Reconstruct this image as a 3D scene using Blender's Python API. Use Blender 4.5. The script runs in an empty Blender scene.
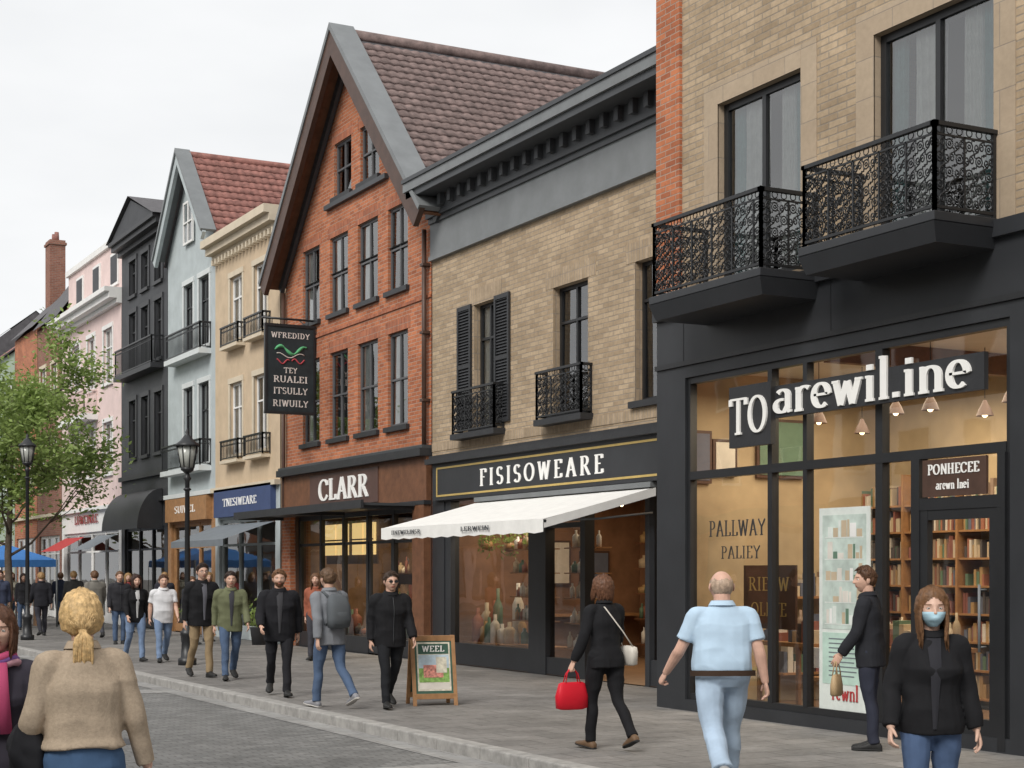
import bpy, math, random
from math import sin, cos, pi, radians
from mathutils import Vector, Matrix, noise
random.seed(7)
V=Vector
scene=bpy.context.scene
COL=scene.collection
# ------------------------------------------------------------ materials
def nt(name):
    m=bpy.data.materials.new(name); m.use_nodes=True
    t=m.node_tree; p=t.nodes['Principled BSDF']; return m,t,p
def coords(t,kind='uv'):
    g=t.nodes.new('ShaderNodeTexCoord')
    if kind=='obj': return g.outputs['Object']
    s=t.nodes.new('ShaderNodeSeparateXYZ'); t.links.new(g.outputs['Object'],s.inputs[0])
    a=t.nodes.new('ShaderNodeMath'); a.operation='ADD'
    t.links.new(s.outputs[0],a.inputs[0]); t.links.new(s.outputs[1],a.inputs[1])
    c=t.nodes.new('ShaderNodeCombineXYZ'); t.links.new(a.outputs[0],c.inputs[0]); t.links.new(s.outputs[2],c.inputs[1])
    return c.outputs[0]
def vary(t,p,colsock,var,scale,vec):
    n=t.nodes.new('ShaderNodeTexNoise'); n.inputs['Scale'].default_value=scale; n.inputs['Detail'].default_value=3.5; n.inputs['Roughness'].default_value=.65
    t.links.new(vec,n.inputs['Vector'])
    r=t.nodes.new('ShaderNodeMapRange'); r.inputs['From Min'].default_value=.3; r.inputs['From Max'].default_value=.7
    r.inputs['To Min'].default_value=1-var; r.inputs['To Max'].default_value=1+var
    t.links.new(n.outputs['Fac'],r.inputs['Value'])
    m=t.nodes.new('ShaderNodeVectorMath'); m.operation='SCALE'
    if isinstance(colsock,tuple): m.inputs[0].default_value=colsock[:3]
    else: t.links.new(colsock,m.inputs[0])
    t.links.new(r.outputs[0],m.inputs['Scale'])
    return m.outputs[0],n
def bump(t,p,h,dist=.01,st=.5):
    b=t.nodes.new('ShaderNodeBump'); b.inputs['Distance'].default_value=dist; b.inputs['Strength'].default_value=st
    t.links.new(h,b.inputs['Height']); t.links.new(b.outputs[0],p.inputs['Normal'])
def mat(name,c,rough=.6,var=.12,scale=4,bmp=.004,metal=0,spec=.4,bs=None):
    m,t,p=nt(name); v=coords(t,'obj')
    o,n=vary(t,p,tuple(c),var,scale,v); t.links.new(o,p.inputs['Base Color'])
    p.inputs['Roughness'].default_value=rough; p.inputs['Metallic'].default_value=metal; p.inputs['Specular IOR Level'].default_value=spec
    if bmp>0:
        n2=t.nodes.new('ShaderNodeTexNoise'); n2.inputs['Scale'].default_value=bs or scale*6; n2.inputs['Detail'].default_value=2
        t.links.new(v,n2.inputs['Vector']); bump(t,p,n2.outputs['Fac'],bmp)
    return m
def brickmat(name,c1,c2,mortar,w=.22,h=.072,ms=.009,var=.15,rot=False,flat=False,rough=.85,bdist=.008,offs=.5,stain=0):
    m,t,p=nt(name)
    if flat: v=coords(t,'obj')
    else: v=coords(t)
    if rot:
        mp=t.nodes.new('ShaderNodeMapping'); mp.inputs['Rotation'].default_value=(0,0,pi/2); t.links.new(v,mp.inputs[0]); v=mp.outputs[0]
    b=t.nodes.new('ShaderNodeTexBrick'); b.inputs['Scale'].default_value=1; b.offset=offs
    b.inputs['Brick Width'].default_value=w; b.inputs['Row Height'].default_value=h; b.inputs['Mortar Size'].default_value=ms; b.inputs['Mortar Smooth'].default_value=.3
    b.inputs['Color1'].default_value=(*c1,1); b.inputs['Color2'].default_value=(*c2,1); b.inputs['Mortar'].default_value=(*mortar,1)
    t.links.new(v,b.inputs['Vector'])
    o,n=vary(t,p,b.outputs['Color'],var,1.3,v)
    if stain: o,n=vary(t,p,o,stain,.35,v)
    o2,n2=vary(t,p,o,var*.8,14,v); t.links.new(o2,p.inputs['Base Color'])
    p.inputs['Roughness'].default_value=rough; p.inputs['Specular IOR Level'].default_value=.25
    s=t.nodes.new('ShaderNodeMath'); s.operation='MULTIPLY_ADD'; s.inputs[1].default_value=-1; t.links.new(b.outputs['Fac'],s.inputs[0])
    a=t.nodes.new('ShaderNodeMath'); a.operation='MULTIPLY'; a.inputs[1].default_value=.5; t.links.new(n2.outputs['Fac'],a.inputs[0]); t.links.new(a.outputs[0],s.inputs[2])
    bump(t,p,s.outputs[0],bdist,.7); return m
def glassmat(name,tint=(.8,.85,.85),refl=.12):
    m=bpy.data.materials.new(name); m.use_nodes=True; t=m.node_tree; t.nodes.clear()
    o=t.nodes.new('ShaderNodeOutputMaterial'); mx=t.nodes.new('ShaderNodeMixShader')
    tr=t.nodes.new('ShaderNodeBsdfTransparent'); tr.inputs[0].default_value=(*tint,1)
    g=t.nodes.new('ShaderNodeBsdfGlossy'); g.inputs['Roughness'].default_value=.02
    lw=t.nodes.new('ShaderNodeFresnel'); lw.inputs[0].default_value=1.5
    ad=t.nodes.new('ShaderNodeMath'); ad.operation='ADD'; ad.inputs[1].default_value=refl; ad.use_clamp=True
    t.links.new(lw.outputs[0],ad.inputs[0]); t.links.new(ad.outputs[0],mx.inputs[0])
    n=t.nodes.new('ShaderNodeTexNoise'); n.inputs['Scale'].default_value=.8; g2=t.nodes.new('ShaderNodeTexCoord'); t.links.new(g2.outputs['Object'],n.inputs['Vector'])
    b=t.nodes.new('ShaderNodeBump'); b.inputs['Distance'].default_value=.02; b.inputs['Strength'].default_value=.25; t.links.new(n.outputs['Fac'],b.inputs['Height']); t.links.new(b.outputs[0],g.inputs['Normal'])
    t.links.new(tr.outputs[0],mx.inputs[1]); t.links.new(g.outputs[0],mx.inputs[2]); t.links.new(mx.outputs[0],o.inputs[0]); return m
def emat(name,c,s):
    m,t,p=nt(name); p.inputs['Base Color'].default_value=(*c,1); p.inputs['Emission Color'].default_value=(*c,1); p.inputs['Emission Strength'].default_value=s; return m
M={}
M['tanbrick']=brickmat('tan_brick',(.46,.35,.235),(.33,.245,.16),(.30,.25,.195),w=.3,h=.078,ms=.009,stain=.08)
M['tansold']=brickmat('tan_soldier_brick',(.42,.32,.22),(.33,.25,.165),(.30,.25,.2),w=.3,h=.078,ms=.008,rot=True,offs=0)
M['redbrick']=brickmat('red_brick',(.50,.18,.085),(.32,.105,.052),(.38,.26,.2),w=.23,h=.075,stain=.1)
M['redsold']=brickmat('red_soldier_brick',(.44,.15,.075),(.3,.095,.05),(.32,.22,.17),w=.23,h=.075,rot=True,offs=0)
M['farbrick']=brickmat('old_brick',(.29,.13,.09),(.22,.09,.065),(.26,.2,.16))
M['stone']=brickmat('stone_panel',(.43,.34,.245),(.385,.30,.215),(.3,.25,.2),w=.6,h=.42,ms=.006,var=.08,bdist=.004)
M['cream']=mat('cream_render',(.54,.42,.29),.85,.1,2); M['creamtrim']=mat('cream_trim',(.6,.52,.4),.8,.08,3)
M['bluegrey']=mat('bluegrey_render',(.42,.465,.475),.85,.1,2); M['lttrim']=mat('light_trim',(.6,.63,.63),.7,.06,3)
M['pink']=mat('pink_render',(.70,.55,.52),.85,.09,2); M['white']=mat('white_paint',(.76,.75,.73),.7,.06,3)
M['charc']=mat('charcoal_paint',(.045,.047,.052),.6,.2,2); M['charc2']=mat('charcoal_trim',(.028,.029,.032),.5,.15,3)
M['frame']=mat('grey_window_frame',(.10,.10,.105),.5,.1,3)
M['blackmetal']=mat('black_metal',(.016,.017,.019),.42,.15,3,.001,metal=.0,spec=.5)
M['fascia']=mat('dark_fascia',(.030,.032,.036),.45,.15,1.2,.002)
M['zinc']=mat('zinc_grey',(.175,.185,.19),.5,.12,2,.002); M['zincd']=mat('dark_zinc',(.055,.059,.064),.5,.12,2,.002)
M['wood']=mat('brown_wood',(.16,.07,.035),.55,.25,6,.003); M['woodl']=mat('light_wood',(.34,.18,.08),.55,.2,8,.002); M['brownd']=mat('dark_brown',(.075,.04,.028),.5,.2,4,.002)
M['tile']=mat('roof_tile_brown',(.18,.13,.12),.75,.45,5,.004); M['tiler']=mat('roof_tile_red',(.26,.12,.10),.8,.4,5,.004); M['slate']=mat('roof_slate',(.09,.085,.09),.7,.25,5,.004)
M['glass']=glassmat('window_glass',(.8,.84,.84),.17); M['shopglass']=glassmat('shop_glass',(.93,.93,.92),.10)
M['dark']=mat('unlit_room_backing',(.03,.028,.026),.9,.2,1,0); M['curtain']=mat('curtain_cloth',(.80,.79,.76),.9,.1,9,.004); M['tealcur']=mat('teal_curtain',(.22,.40,.40),.9,.15,9,.004)
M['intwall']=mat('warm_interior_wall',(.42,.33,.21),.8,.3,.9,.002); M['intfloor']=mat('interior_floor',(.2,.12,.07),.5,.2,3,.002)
M['white_l']=mat('white_letters',(.88,.87,.84),.5,.03,3,0); M['gold']=mat('gold_paint',(.5,.36,.12),.45,.1,5,0)
M['canvas']=mat('awning_canvas',(.80,.79,.76),.85,.05,5,.003); M['blueboard']=mat('blue_signboard',(.05,.075,.17),.5,.1,3,.001); M['teal']=mat('grey_awning',(.16,.18,.2),.7,.1,3,.002)
M['kerb']=mat('kerb_stone',(.32,.31,.295),.85,.25,6,.004); M['bulb']=emat('lamp_bulb',(1,.76,.45),5.); M['yel']=emat('lit_panel',(1,.72,.3),.85)
M['tent']=mat('blue_canvas',(.05,.19,.5),.8,.1,3,.002)
def groundmat(name,c1,c2,mo,w,h,ms,bd,var=.2):
    return brickmat(name,c1,c2,mo,w=w,h=h,ms=ms,var=var,flat=True,bdist=bd,rough=.7,stain=.2)
M['setts']=groundmat('stone_setts',(.20,.198,.193),(.145,.145,.142),(.095,.093,.088),.2,.11,.008,.006)
M['paving']=groundmat('paving_slabs',(.215,.205,.195),(.175,.168,.16),(.09,.086,.08),.6,.4,.008,.003,.2)
M['band']=groundmat('pale_sett_band',(.29,.285,.275),(.25,.245,.24),(.17,.16,.15),.4,.4,.008,.004,.15)
M['ground']=mat('ground_mix',(.17,.165,.155),.9,.15,.5,.01)
def leafmat(name,c,tr=.35):
    m,t,p=nt(name); v=coords(t,'obj'); o,n=vary(t,p,c,.35,1.1,v); o2,n2=vary(t,p,o,.3,25,v); t.links.new(o2,p.inputs['Base Color']); p.inputs['Roughness'].default_value=.55
    ts=t.nodes.new('ShaderNodeBsdfTranslucent'); t.links.new(o2,ts.inputs[0]); mx=t.nodes.new('ShaderNodeMixShader'); mx.inputs[0].default_value=tr
    t.links.new(p.outputs[0],mx.inputs[1]); t.links.new(ts.outputs[0],mx.inputs[2]); t.links.new(mx.outputs[0],t.nodes['Material Output'].inputs[0]); return m
M['leaf']=leafmat('young_leaf',(.26,.35,.10),.4); M['bark']=mat('bark',(.11,.085,.065),.9,.3,10,.01)
_c={}
def cm_(c,rough=.8,kind='cloth'):
    k=(tuple(c),rough,kind)
    if k not in _c:
        if kind=='cloth': _c[k]=mat('cloth_%d'%len(_c),c,rough,.06,5,.0015,bs=160,spec=.2)
        elif kind=='knit': _c[k]=mat('knit_%d'%len(_c),c,.95,.12,60,.005,bs=150,spec=.1)
        elif kind=='denim': _c[k]=mat('denim_%d'%len(_c),c,.85,.14,4,.002,bs=120,spec=.2)
        elif kind=='skin': _c[k]=mat('skin_%d'%len(_c),c,.5,.1,18,.001,spec=.35)
        else: _c[k]=mat('hair_%d'%len(_c),c,.5,.4,40,.004,bs=90,spec=.3)
    return _c[k]
# ------------------------------------------------------------ mesh builder
class MB:
    def __init__(s): s.v=[];s.f=[];s.m=[];s.mats=[];s.s=[]
    def mi(s,m):
        if m not in s.mats: s.mats.append(m)
        return s.mats.index(m)
    def face(s,pts,m,sm=False):
        n=len(s.v); s.v+= [tuple(p) for p in pts]; s.f.append(tuple(range(n,n+len(pts)))); s.m.append(s.mi(m)); s.s.append(sm)
    def box(s,x0,x1,y0,y1,z0,z1,m):
        n=len(s.v); s.v+=[(x,y,z) for z in (z0,z1) for y in (y0,y1) for x in (x0,x1)]
        for q in ((0,2,3,1),(4,5,7,6),(0,1,5,4),(2,6,7,3),(0,4,6,2),(1,3,7,5)):
            s.f.append(tuple(n+i for i in q)); s.m.append(s.mi(m)); s.s.append(False)
    def obox(s,c,ax,ay,az,m):
        n=len(s.v); c=V(c); ax=V(ax);ay=V(ay);az=V(az)
        for k in (-1,1):
            for j in (-1,1):
                for i in (-1,1): s.v.append(tuple(c+ax*i+ay*j+az*k))
        for q in ((0,2,3,1),(4,5,7,6),(0,1,5,4),(2,6,7,3),(0,4,6,2),(1,3,7,5)):
            s.f.append(tuple(n+i for i in q)); s.m.append(s.mi(m)); s.s.append(False)
    def loft(s,rings,m,cap=True,sm=True):
        n=len(s.v); k=len(rings[0]); mi=s.mi(m)
        for r in rings: s.v+=[tuple(p) for p in r]
        for i in range(len(rings)-1):
            for j in range(k):
                a=n+i*k+j; b=n+i*k+(j+1)%k; s.f.append((a,b,b+k,a+k)); s.m.append(mi); s.s.append(sm)
        if cap:
            s.f.append(tuple(n+j for j in range(k))[::-1]); s.m.append(mi); s.s.append(False)
            e=n+(len(rings)-1)*k; s.f.append(tuple(e+j for j in range(k))); s.m.append(mi); s.s.append(False)
    def grid(s,rows,m,sm=True,keep=None,closed=False):
        n=len(s.v); k=len(rows[0]); mi=s.mi(m)
        for r in rows: s.v+=[tuple(p) for p in r]
        for i in range(len(rows)-1):
            for j in range(k if closed else k-1):
                if keep and not keep(i,j): continue
                j2=(j+1)%k
                s.f.append((n+i*k+j,n+i*k+j2,n+(i+1)*k+j2,n+(i+1)*k+j)); s.m.append(mi); s.s.append(sm)
    def tube(s,pts,r,m,n=6,cap=True,flat=1.):
        pts=[V(p) for p in pts]; rr=r if isinstance(r,(list,tuple)) else [r]*len(pts)
        rings=[]; ref=None
        for i,p in enumerate(pts):
            t=(pts[min(i+1,len(pts)-1)]-pts[max(i-1,0)])
            if t.length<1e-9: t=V((0,0,1))
            t.normalize()
            if ref is None: ref=V((1,0,0)) if abs(t.x)<.9 else V((0,1,0))
            a=(ref-t*ref.dot(t)); a.normalize(); b=t.cross(a); ref=a
            rings.append([p+a*(rr[i]*cos(2*pi*j/n))+b*(rr[i]*flat*sin(2*pi*j/n)) for j in range(n)])
        s.loft(rings,m,cap)
    def ball(s,c,rx,ry,rz,m,n=10,k=7,noi=0,ns=3.):
        c=V(c); rows=[]
        for i in range(k+1):
            th=pi*i/k; row=[]
            for j in range(n):
                ph=2*pi*j/n; d=V((sin(th)*cos(ph),sin(th)*sin(ph),cos(th))); f=1+(noi*noise.noise(d*ns+c) if noi else 0)
                row.append(c+V((d.x*rx,d.y*ry,d.z*rz))*f)
            rows.append(row)
        s.grid(rows,m,closed=True)
    def obj(s,name,parent=None,loc=V((0,0,0)),bevel=0):
        me=bpy.data.meshes.new(name); me.from_pydata([tuple(V(p)-loc) for p in s.v],[],s.f)
        for m in s.mats: me.materials.append(m)
        me.polygons.foreach_set('material_index',s.m); me.polygons.foreach_set('use_smooth',s.s); me.update()
        o=bpy.data.objects.new(name,me); COL.objects.link(o)
        if parent: o.parent=parent
        else: o.location=loc
        if bevel:
            b=o.modifiers.new('bevel','BEVEL'); b.width=bevel; b.segments=2; b.limit_method='ANGLE'
        return o
def empty(name,loc=(0,0,0)):
    e=bpy.data.objects.new(name,None); e.location=loc; e.empty_display_size=.3; COL.objects.link(e); return e
class Grp:
    def __init__(s,name,loc=(0,0,0)): s.name=name; s.loc=V(loc); s.p={}
    def __getitem__(s,k):
        if k not in s.p: s.p[k]=MB()
        return s.p[k]
    def done(s,bev={}):
        e=empty(s.name,s.loc)
        for k,mb in s.p.items(): mb.obj(k,e,s.loc,bev.get(k,0))
        return e
# ------------------------------------------------------------ stroke lettering
def arc(cx,cy,rx,ry,a0,a1,n=18): return [(cx+rx*cos(radians(a0+(a1-a0)*i/n)),cy+ry*sin(radians(a0+(a1-a0)*i/n))) for i in range(n+1)]
def sf(x,y,w=.15): return [(x-w,y),(x+w,y)]
GL={'I':(.42,[[(.2,0),(.2,1)],sf(.2,.02),sf(.2,.98)]),
'T':(.88,[[(.42,0),(.42,1)],[(.02,.97),(.82,.97)],[(.03,.8),(.03,.98)],[(.81,.8),(.81,.98)],sf(.42,.02)]),
'O':(.95,[arc(.45,.5,.38,.48,90,450,28)]),'C':(.85,[arc(.45,.5,.38,.48,40,325,24),[(.75,.72),(.75,.95)]]),
'L':(.7,[[(.2,0),(.2,1)],sf(.2,.98),[(.05,.03),(.64,.03)],[(.64,.03),(.64,.25)]]),
'A':(.85,[[(.12,0),(.42,1)],[(.42,1),(.74,0)],[(.24,.36),(.62,.36)],sf(.12,.02,.12),sf(.74,.02,.14)]),
'R':(.85,[[(.2,0),(.2,1)],sf(.2,.02),[(.05,.98),(.4,.98)],arc(.38,.75,.24,.23,90,-90),[(.2,.5),(.4,.5)],[(.42,.5),(.74,.02)],[(.68,.02),(.86,.02)]]),
'P':(.75,[[(.2,0),(.2,1)],sf(.2,.02),[(.05,.98),(.4,.98)],arc(.38,.73,.25,.25,90,-90),[(.2,.48),(.4,.48)]]),
'F':(.7,[[(.2,0),(.2,1)],sf(.2,.02),[(.05,.98),(.64,.98)],[(.63,.78),(.63,.98)],[(.2,.52),(.5,.52)]]),
'E':(.74,[[(.2,0),(.2,1)],[(.05,.97),(.64,.97)],[(.63,.78),(.63,.98)],[(.2,.52),(.5,.52)],[(.05,.03),(.66,.03)],[(.65,.03),(.65,.23)]]),
'S':(.66,[arc(.31,.74,.22,.24,25,270)+arc(.31,.26,.24,.24,90,-155)]),
'W':(1.1,[[(.1,1),(.32,0)],[(.32,0),(.54,.95)],[(.54,.95),(.76,0)],[(.76,0),(.98,1)],sf(.1,.98,.12),sf(.98,.98,.12)]),
'N':(.9,[[(.15,0),(.15,1)],[(.15,1),(.72,0)],[(.72,0),(.72,1)],sf(.15,.02,.12),sf(.72,.98,.12)]),
'H':(.92,[[(.18,0),(.18,1)],[(.7,0),(.7,1)],[(.18,.5),(.7,.5)],sf(.18,.02),sf(.18,.98),sf(.7,.02),sf(.7,.98)]),
'D':(.85,[[(.2,0),(.2,1)],[(.05,.98),(.38,.98)],[(.05,.02),(.38,.02)],arc(.36,.5,.36,.48,90,-90)]),
'U':(.85,[[(.15,1),(.15,.35)]+arc(.42,.35,.27,.33,180,360)[1:]+[(.69,1)],sf(.15,.98,.12),sf(.69,.98,.12)]),
'Y':(.82,[[(.08,1),(.4,.5)],[(.74,1),(.4,.5)],[(.4,.5),(.4,0)],sf(.4,.02)]),
'a':(.62,[arc(.3,.46,.17,.16,150,0,10)+[(.47,.1),(.5,.04),(.58,.05)],arc(.27,.2,.2,.17,70,300,16)+[(.47,.2)]]),
'r':(.5,[[(.15,0),(.15,.62)],sf(.15,.02,.12),[(.05,.6),(.16,.6)],arc(.34,.42,.19,.2,170,45,10)]),
'e':(.6,[[(.08,.35),(.5,.35)]+arc(.29,.33,.22,.3,5,310,24)]),
'w':(.86,[[(.08,.62),(.24,0)],[(.24,0),(.42,.58)],[(.42,.58),(.58,0)],[(.58,0),(.76,.62)],sf(.08,.6,.1),sf(.76,.6,.1)]),
'i':(.34,[[(.16,0),(.16,.62)],sf(.16,.02,.12),[(.04,.6),(.16,.6)],[(.16,.76),(.16,.9)]]),
'l':(.34,[[(.16,0),(.16,1.05)],sf(.16,.02,.12),[(.04,1.03),(.16,1.03)]]),
'.':(.24,[[(.1,0),(.1,.13)]]),
'n':(.68,[[(.15,0),(.15,.62)],sf(.15,.02,.12),[(.05,.6),(.15,.6)],arc(.34,.38,.19,.22,160,0,12)+[(.53,0)],sf(.53,.02,.12)]),
' ':(.4,[])}
def textw(s,h,sp=.06): return sum(GL.get(c,GL['I'])[0]+sp for c in s)*h
def lettering(mb,s,org,u,v,h,m,depth=.02,thick=.17,thin=.055,sp=.06,width=None):
    org=V(org);u=V(u).normalized();v=V(v).normalized();n=u.cross(v); x=0; k=0
    sx=1 if width is None else width/textw(s,h,sp)
    for ch in s:
        w,st=GL.get(ch,GL['I'])
        for pts in st:
            k+=1; L=[];R=[]; d=depth+.0007*(k%7)
            P=[V((p[0],p[1])) for p in pts]
            for i,p in enumerate(P):
                t=P[min(i+1,len(P)-1)]-P[max(i-1,0)]
                if t.length<1e-6: t=V((1,0))
                t.normalize(); wd=thin+(thick-thin)*abs(t.y)**1.5; q=V((-t.y,t.x))*wd*.5
                L.append(p+q);R.append(p-q)
            f=lambda p,dd: org+u*((x+p.x)*h*sx)+v*(p.y*h)+n*dd
            rings=[[f(L[i],0),f(L[i],d),f(R[i],d),f(R[i],0)] for i in range(len(P))]
            mb.loft(rings,m,True,False)
        x+=w+sp
# ------------------------------------------------------------ building helpers  (facades face -X)
def clip(poly,a,b,c):
    out=[]
    for i in range(len(poly)):
        p=poly[i];q=poly[(i+1)%len(poly)]; dp=a*p[0]+b*p[1]-c; dq=a*q[0]+b*q[1]-c
        if dp<=0: out.append(p)
        if (dp<0<dq) or (dq<0<dp):
            t=dp/(dp-dq); out.append((p[0]+t*(q[0]-p[0]),p[1]+t*(q[1]-p[1])))
    return out
def wall(mb,D,y0,y1,z0,z1,holes,m,planes=(),rev=.2,revm=None):
    ys=sorted({y0,y1}|{h[0] for h in holes}|{h[1] for h in holes}); zs=sorted({z0,z1}|{h[2] for h in holes}|{h[3] for h in holes})
    for a,b in zip(ys,ys[1:]):
        for c,d in zip(zs,zs[1:]):
            my=(a+b)/2;mz=(c+d)/2
            if any(h[0]<my<h[1] and h[2]<mz<h[3] for h in holes): continue
            poly=[(a,c),(b,c),(b,d),(a,d)]
            for pl in planes:
                if poly: poly=clip(poly,*pl)
            if len(poly)>2: mb.face([(D,p[0],p[1]) for p in poly][::-1],m)
    for h in holes:
        a,b,c,d=h[:4]; r=revm or m; E=D+rev
        mb.face([(D,a,c),(D,a,d),(E,a,d),(E,a,c)],r); mb.face([(D,b,c),(E,b,c),(E,b,d),(D,b,d)],r)
        mb.face([(D,a,c),(E,a,c),(E,b,c),(D,b,c)],r); mb.face([(D,a,d),(D,b,d),(E,b,d),(E,a,d)],r)
def shell(mb,D,y0,y1,z1,m,depth=11,roof=None,z0=0):
    E=D+depth
    mb.face([(D,y0,z0),(E,y0,z0),(E,y0,z1),(D,y0,z1)],m); mb.face([(D,y1,z0),(D,y1,z1),(E,y1,z1),(E,y1,z0)],m)
    mb.face([(E,y0,z0),(E,y1,z0),(E,y1,z1),(E,y0,z1)],m)
    if roof is not None: mb.face([(D,y0,z1),(E,y0,z1),(E,y1,z1),(D,y1,z1)],roof)
def window(g,D,y0,y1,z0,z1,fm,nx=2,zt=(.68,),inset=.13,fr=.06,cur=.5,gm=None,sill=None,curm=None):
    w=g['window_frames']; X=D+inset; e=.05
    w.box(X,X+e,y0,y0+fr,z0,z1,fm); w.box(X,X+e,y1-fr,y1,z0,z1,fm)
    w.box(X+.002,X+e-.002,y0+fr,y1-fr,z0,z0+fr,fm); w.box(X+.002,X+e-.002,y0+fr,y1-fr,z1-fr,z1,fm)
    for i in range(1,nx):
        yy=y0+(y1-y0)*i/nx; w.box(X-.004,X+e,yy-fr*.4,yy+fr*.4,z0+fr,z1-fr,fm)
    for f in zt:
        zz=z0+(z1-z0)*f; w.box(X-.008,X+e,y0+fr,y1-fr,zz-fr*.35,zz+fr*.35,fm)
    G=g['window_glass']
    for i in range(nx):
        a=y0+(y1-y0)*i/nx; b=y0+(y1-y0)*(i+1)/nx; tl=random.uniform(-.008,.008)
        G.face([(X+.03-tl,a,z0+.02),(X+.03+tl,a,z1-.02),(X+.03+tl,b,z1-.02),(X+.03-tl,b,z0+.02)],gm or M['glass'])
    C=g['curtains']
    C.face([(X+.75,y0-.3,z0-.2),(X+.75,y0-.3,z1+.2),(X+.75,y1+.3,z1+.2),(X+.75,y1+.3,z0-.2)],M['dark'])  # backing sheet: the unlit room's darkness is put into its colour
    if random.random()<cur:
        k=random.choice((0,1,2)); cw=(y1-y0)*random.uniform(.22,.42)
        for side in ((0,) if k==0 else (1,) if k==1 else (0,1)):
            a=y0 if side==0 else y1-cw; n=14
            rows=[[(X+.10+.03*sin(j*1.9+i*.3),a+cw*j/n,z0+(z1-z0)*i/3) for j in range(n+1)] for i in range(4)]
            C.grid(rows,curm or M['curtain'])
    if sill: g['sills'].box(D-.08,D+inset,y0-.08,y1+.08,z0-.1,z0,sill)
def cornice(mb,D,y0,y1,z,lay,m):
    for (dz0,dz1,pr) in lay: mb.box(D-pr,D+.05,y0,y1,z+dz0,z+dz1,m)
def rail(mb,p0,p1,z0,z1,m,fil=True,cell=.13,r=.0085,sp=.11):
    p0=V((*p0,0));p1=V((*p1,0));d=(p1-p0);L=d.length;d.normalize(); P=lambda s,z: p0+d*s+V((0,0,z))
    n=V((-d.y,d.x,0))
    for z,hh,ww in ((z1,.02,.028),(z0+.05,.014,.014)): mb.obox(P(L/2,z),d*(L/2+ww),n*ww,V((0,0,hh)),m)
    for s in (0,L): mb.obox(P(s,(z0+z1)/2),d*.017,n*.017,V((0,0,(z1-z0)/2)),m)
    if not fil:
        k=max(2,int(L/sp))
        for i in range(1,k): mb.obox(P(L*i/k,(z0+z1)/2+.02),d*.008,n*.008,V((0,0,(z1-z0)/2-.03)),m)
        mb.obox(P(L/2,z1-.13),d*(L/2),n*.008,V((0,0,.008)),m)
        for i in range(k):
            s=L*(i+.5)/k; mb.tube([P(s+.4*L/k*cos(a*pi/5),z1-.065+.05*sin(a*pi/5)) for a in range(11)],.006,m,4,False)
        return
    mb.obox(P(L/2,z1-.1),d*(L/2),n*.009,V((0,0,.009)),m)
    k=max(2,round(L/cell)); rows=max(2,round((z1-z0-.17)/cell)); cw=L/k; ch=(z1-.11-z0-.06)/rows
    for i in range(1,k):
        if i%3==0: mb.obox(P(i*cw,(z0+z1)/2-.03),d*.009,n*.009,V((0,0,(z1-z0)/2-.06)),m)
    for i in range(k):
        cx=(i+.5)*cw
        mb.tube([P(cx+.3*cw*cos(a*pi/5),z1-.05+.036*sin(a*pi/5)) for a in range(11)],r*.8,m,4,False)
        for j in range(rows):
            cz=z0+.06+(j+.5)*ch; ty=(i+j)%2
            if ty==0:
                for sg in (-1,1):
                    pts=[]
                    for q in range(13):
                        a=q/12*2.6*pi; rr=.27*cw*(1-q/16); pts.append(P(cx+sg*(.24*cw)-sg*rr*cos(a),cz+rr*1.3*sin(a)*sg))
                    mb.tube(pts,r,m,4,False)
                mb.tube([P(cx-.5*cw,cz-.5*ch),P(cx-.1*cw,cz-.3*ch),P(cx,cz),P(cx+.1*cw,cz+.3*ch),P(cx+.5*cw,cz+.5*ch)],r,m,4,False)
            else:
                mb.tube([P(cx+.34*cw*cos(a*pi/6),cz+.34*ch*sin(a*pi/6)) for a in range(13)],r,m,4,False)
                for qa in range(4):
                    a0=pi/4+qa*pi/2; mb.tube([P(cx+.34*cw*cos(a0),cz+.34*ch*sin(a0)),P(cx+.55*cw*cos(a0+.25),cz+.55*ch*sin(a0+.25)),P(cx+.7*cw*cos(a0-.1),cz+.7*ch*sin(a0-.1))],r,m,4,False)
                mb.tube([P(cx+.14*cw*cos(a*pi/3),cz+.14*ch*sin(a*pi/3)) for a in range(7)],r,m,4,False)
def tiles(mb,o,al,up,m,course=.3,wave=.22):
    o=V(o);al=V(al);up=V(up);n=al.cross(up).normalized()
    if n.z<0: n=-n
    L=al.length;S=up.length;ad=al/L;ud=up/S; R=int(S/course); C=int(L/wave)*6
    for i in range(R):
        lo=[];hi=[];ft=[]
        for j in range(C+1):
            s=L*j/C; w=.028*abs(sin(pi*s/wave)); jt=.012*noise.noise(V((int(s/wave)*3.1,i*2.3,0)))
            lo.append(o+ad*s+ud*(i*course-.02+jt)+n*(w+.045+jt)); hi.append(o+ad*s+ud*((i+1)*course)+n*(w+.008)); ft.append(o+ad*s+ud*(i*course-.015)+n*(w*.6))
        mb.grid([ft,lo,hi],m)
def items(mb,x0,x1,y0,y1,z,cols,h=(.1,.28),w=(.03,.06),kind='book'):
    y=y0
    while y<y1-.03:
        ww=random.uniform(*w); hh=random.uniform(*h); c=random.choice(cols)
        if random.random()<.1: y+=ww*2; continue
        if kind=='book': mb.box(x0+random.uniform(0,.03),x1,y,min(y+ww-.002,y1),z,z+hh,c)
        else:
            r=ww*.45; cx=(x0+x1)/2+random.uniform(-.05,.05); cy=y+ww/2
            mb.tube([(cx,cy,z),(cx,cy,z+hh*.65),(cx,cy,z+hh*.75),(cx,cy,z+hh*.8),(cx,cy,z+hh)],[r,r,r*.6,r*.35,r*.35],c,7)
        y+=ww
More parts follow.
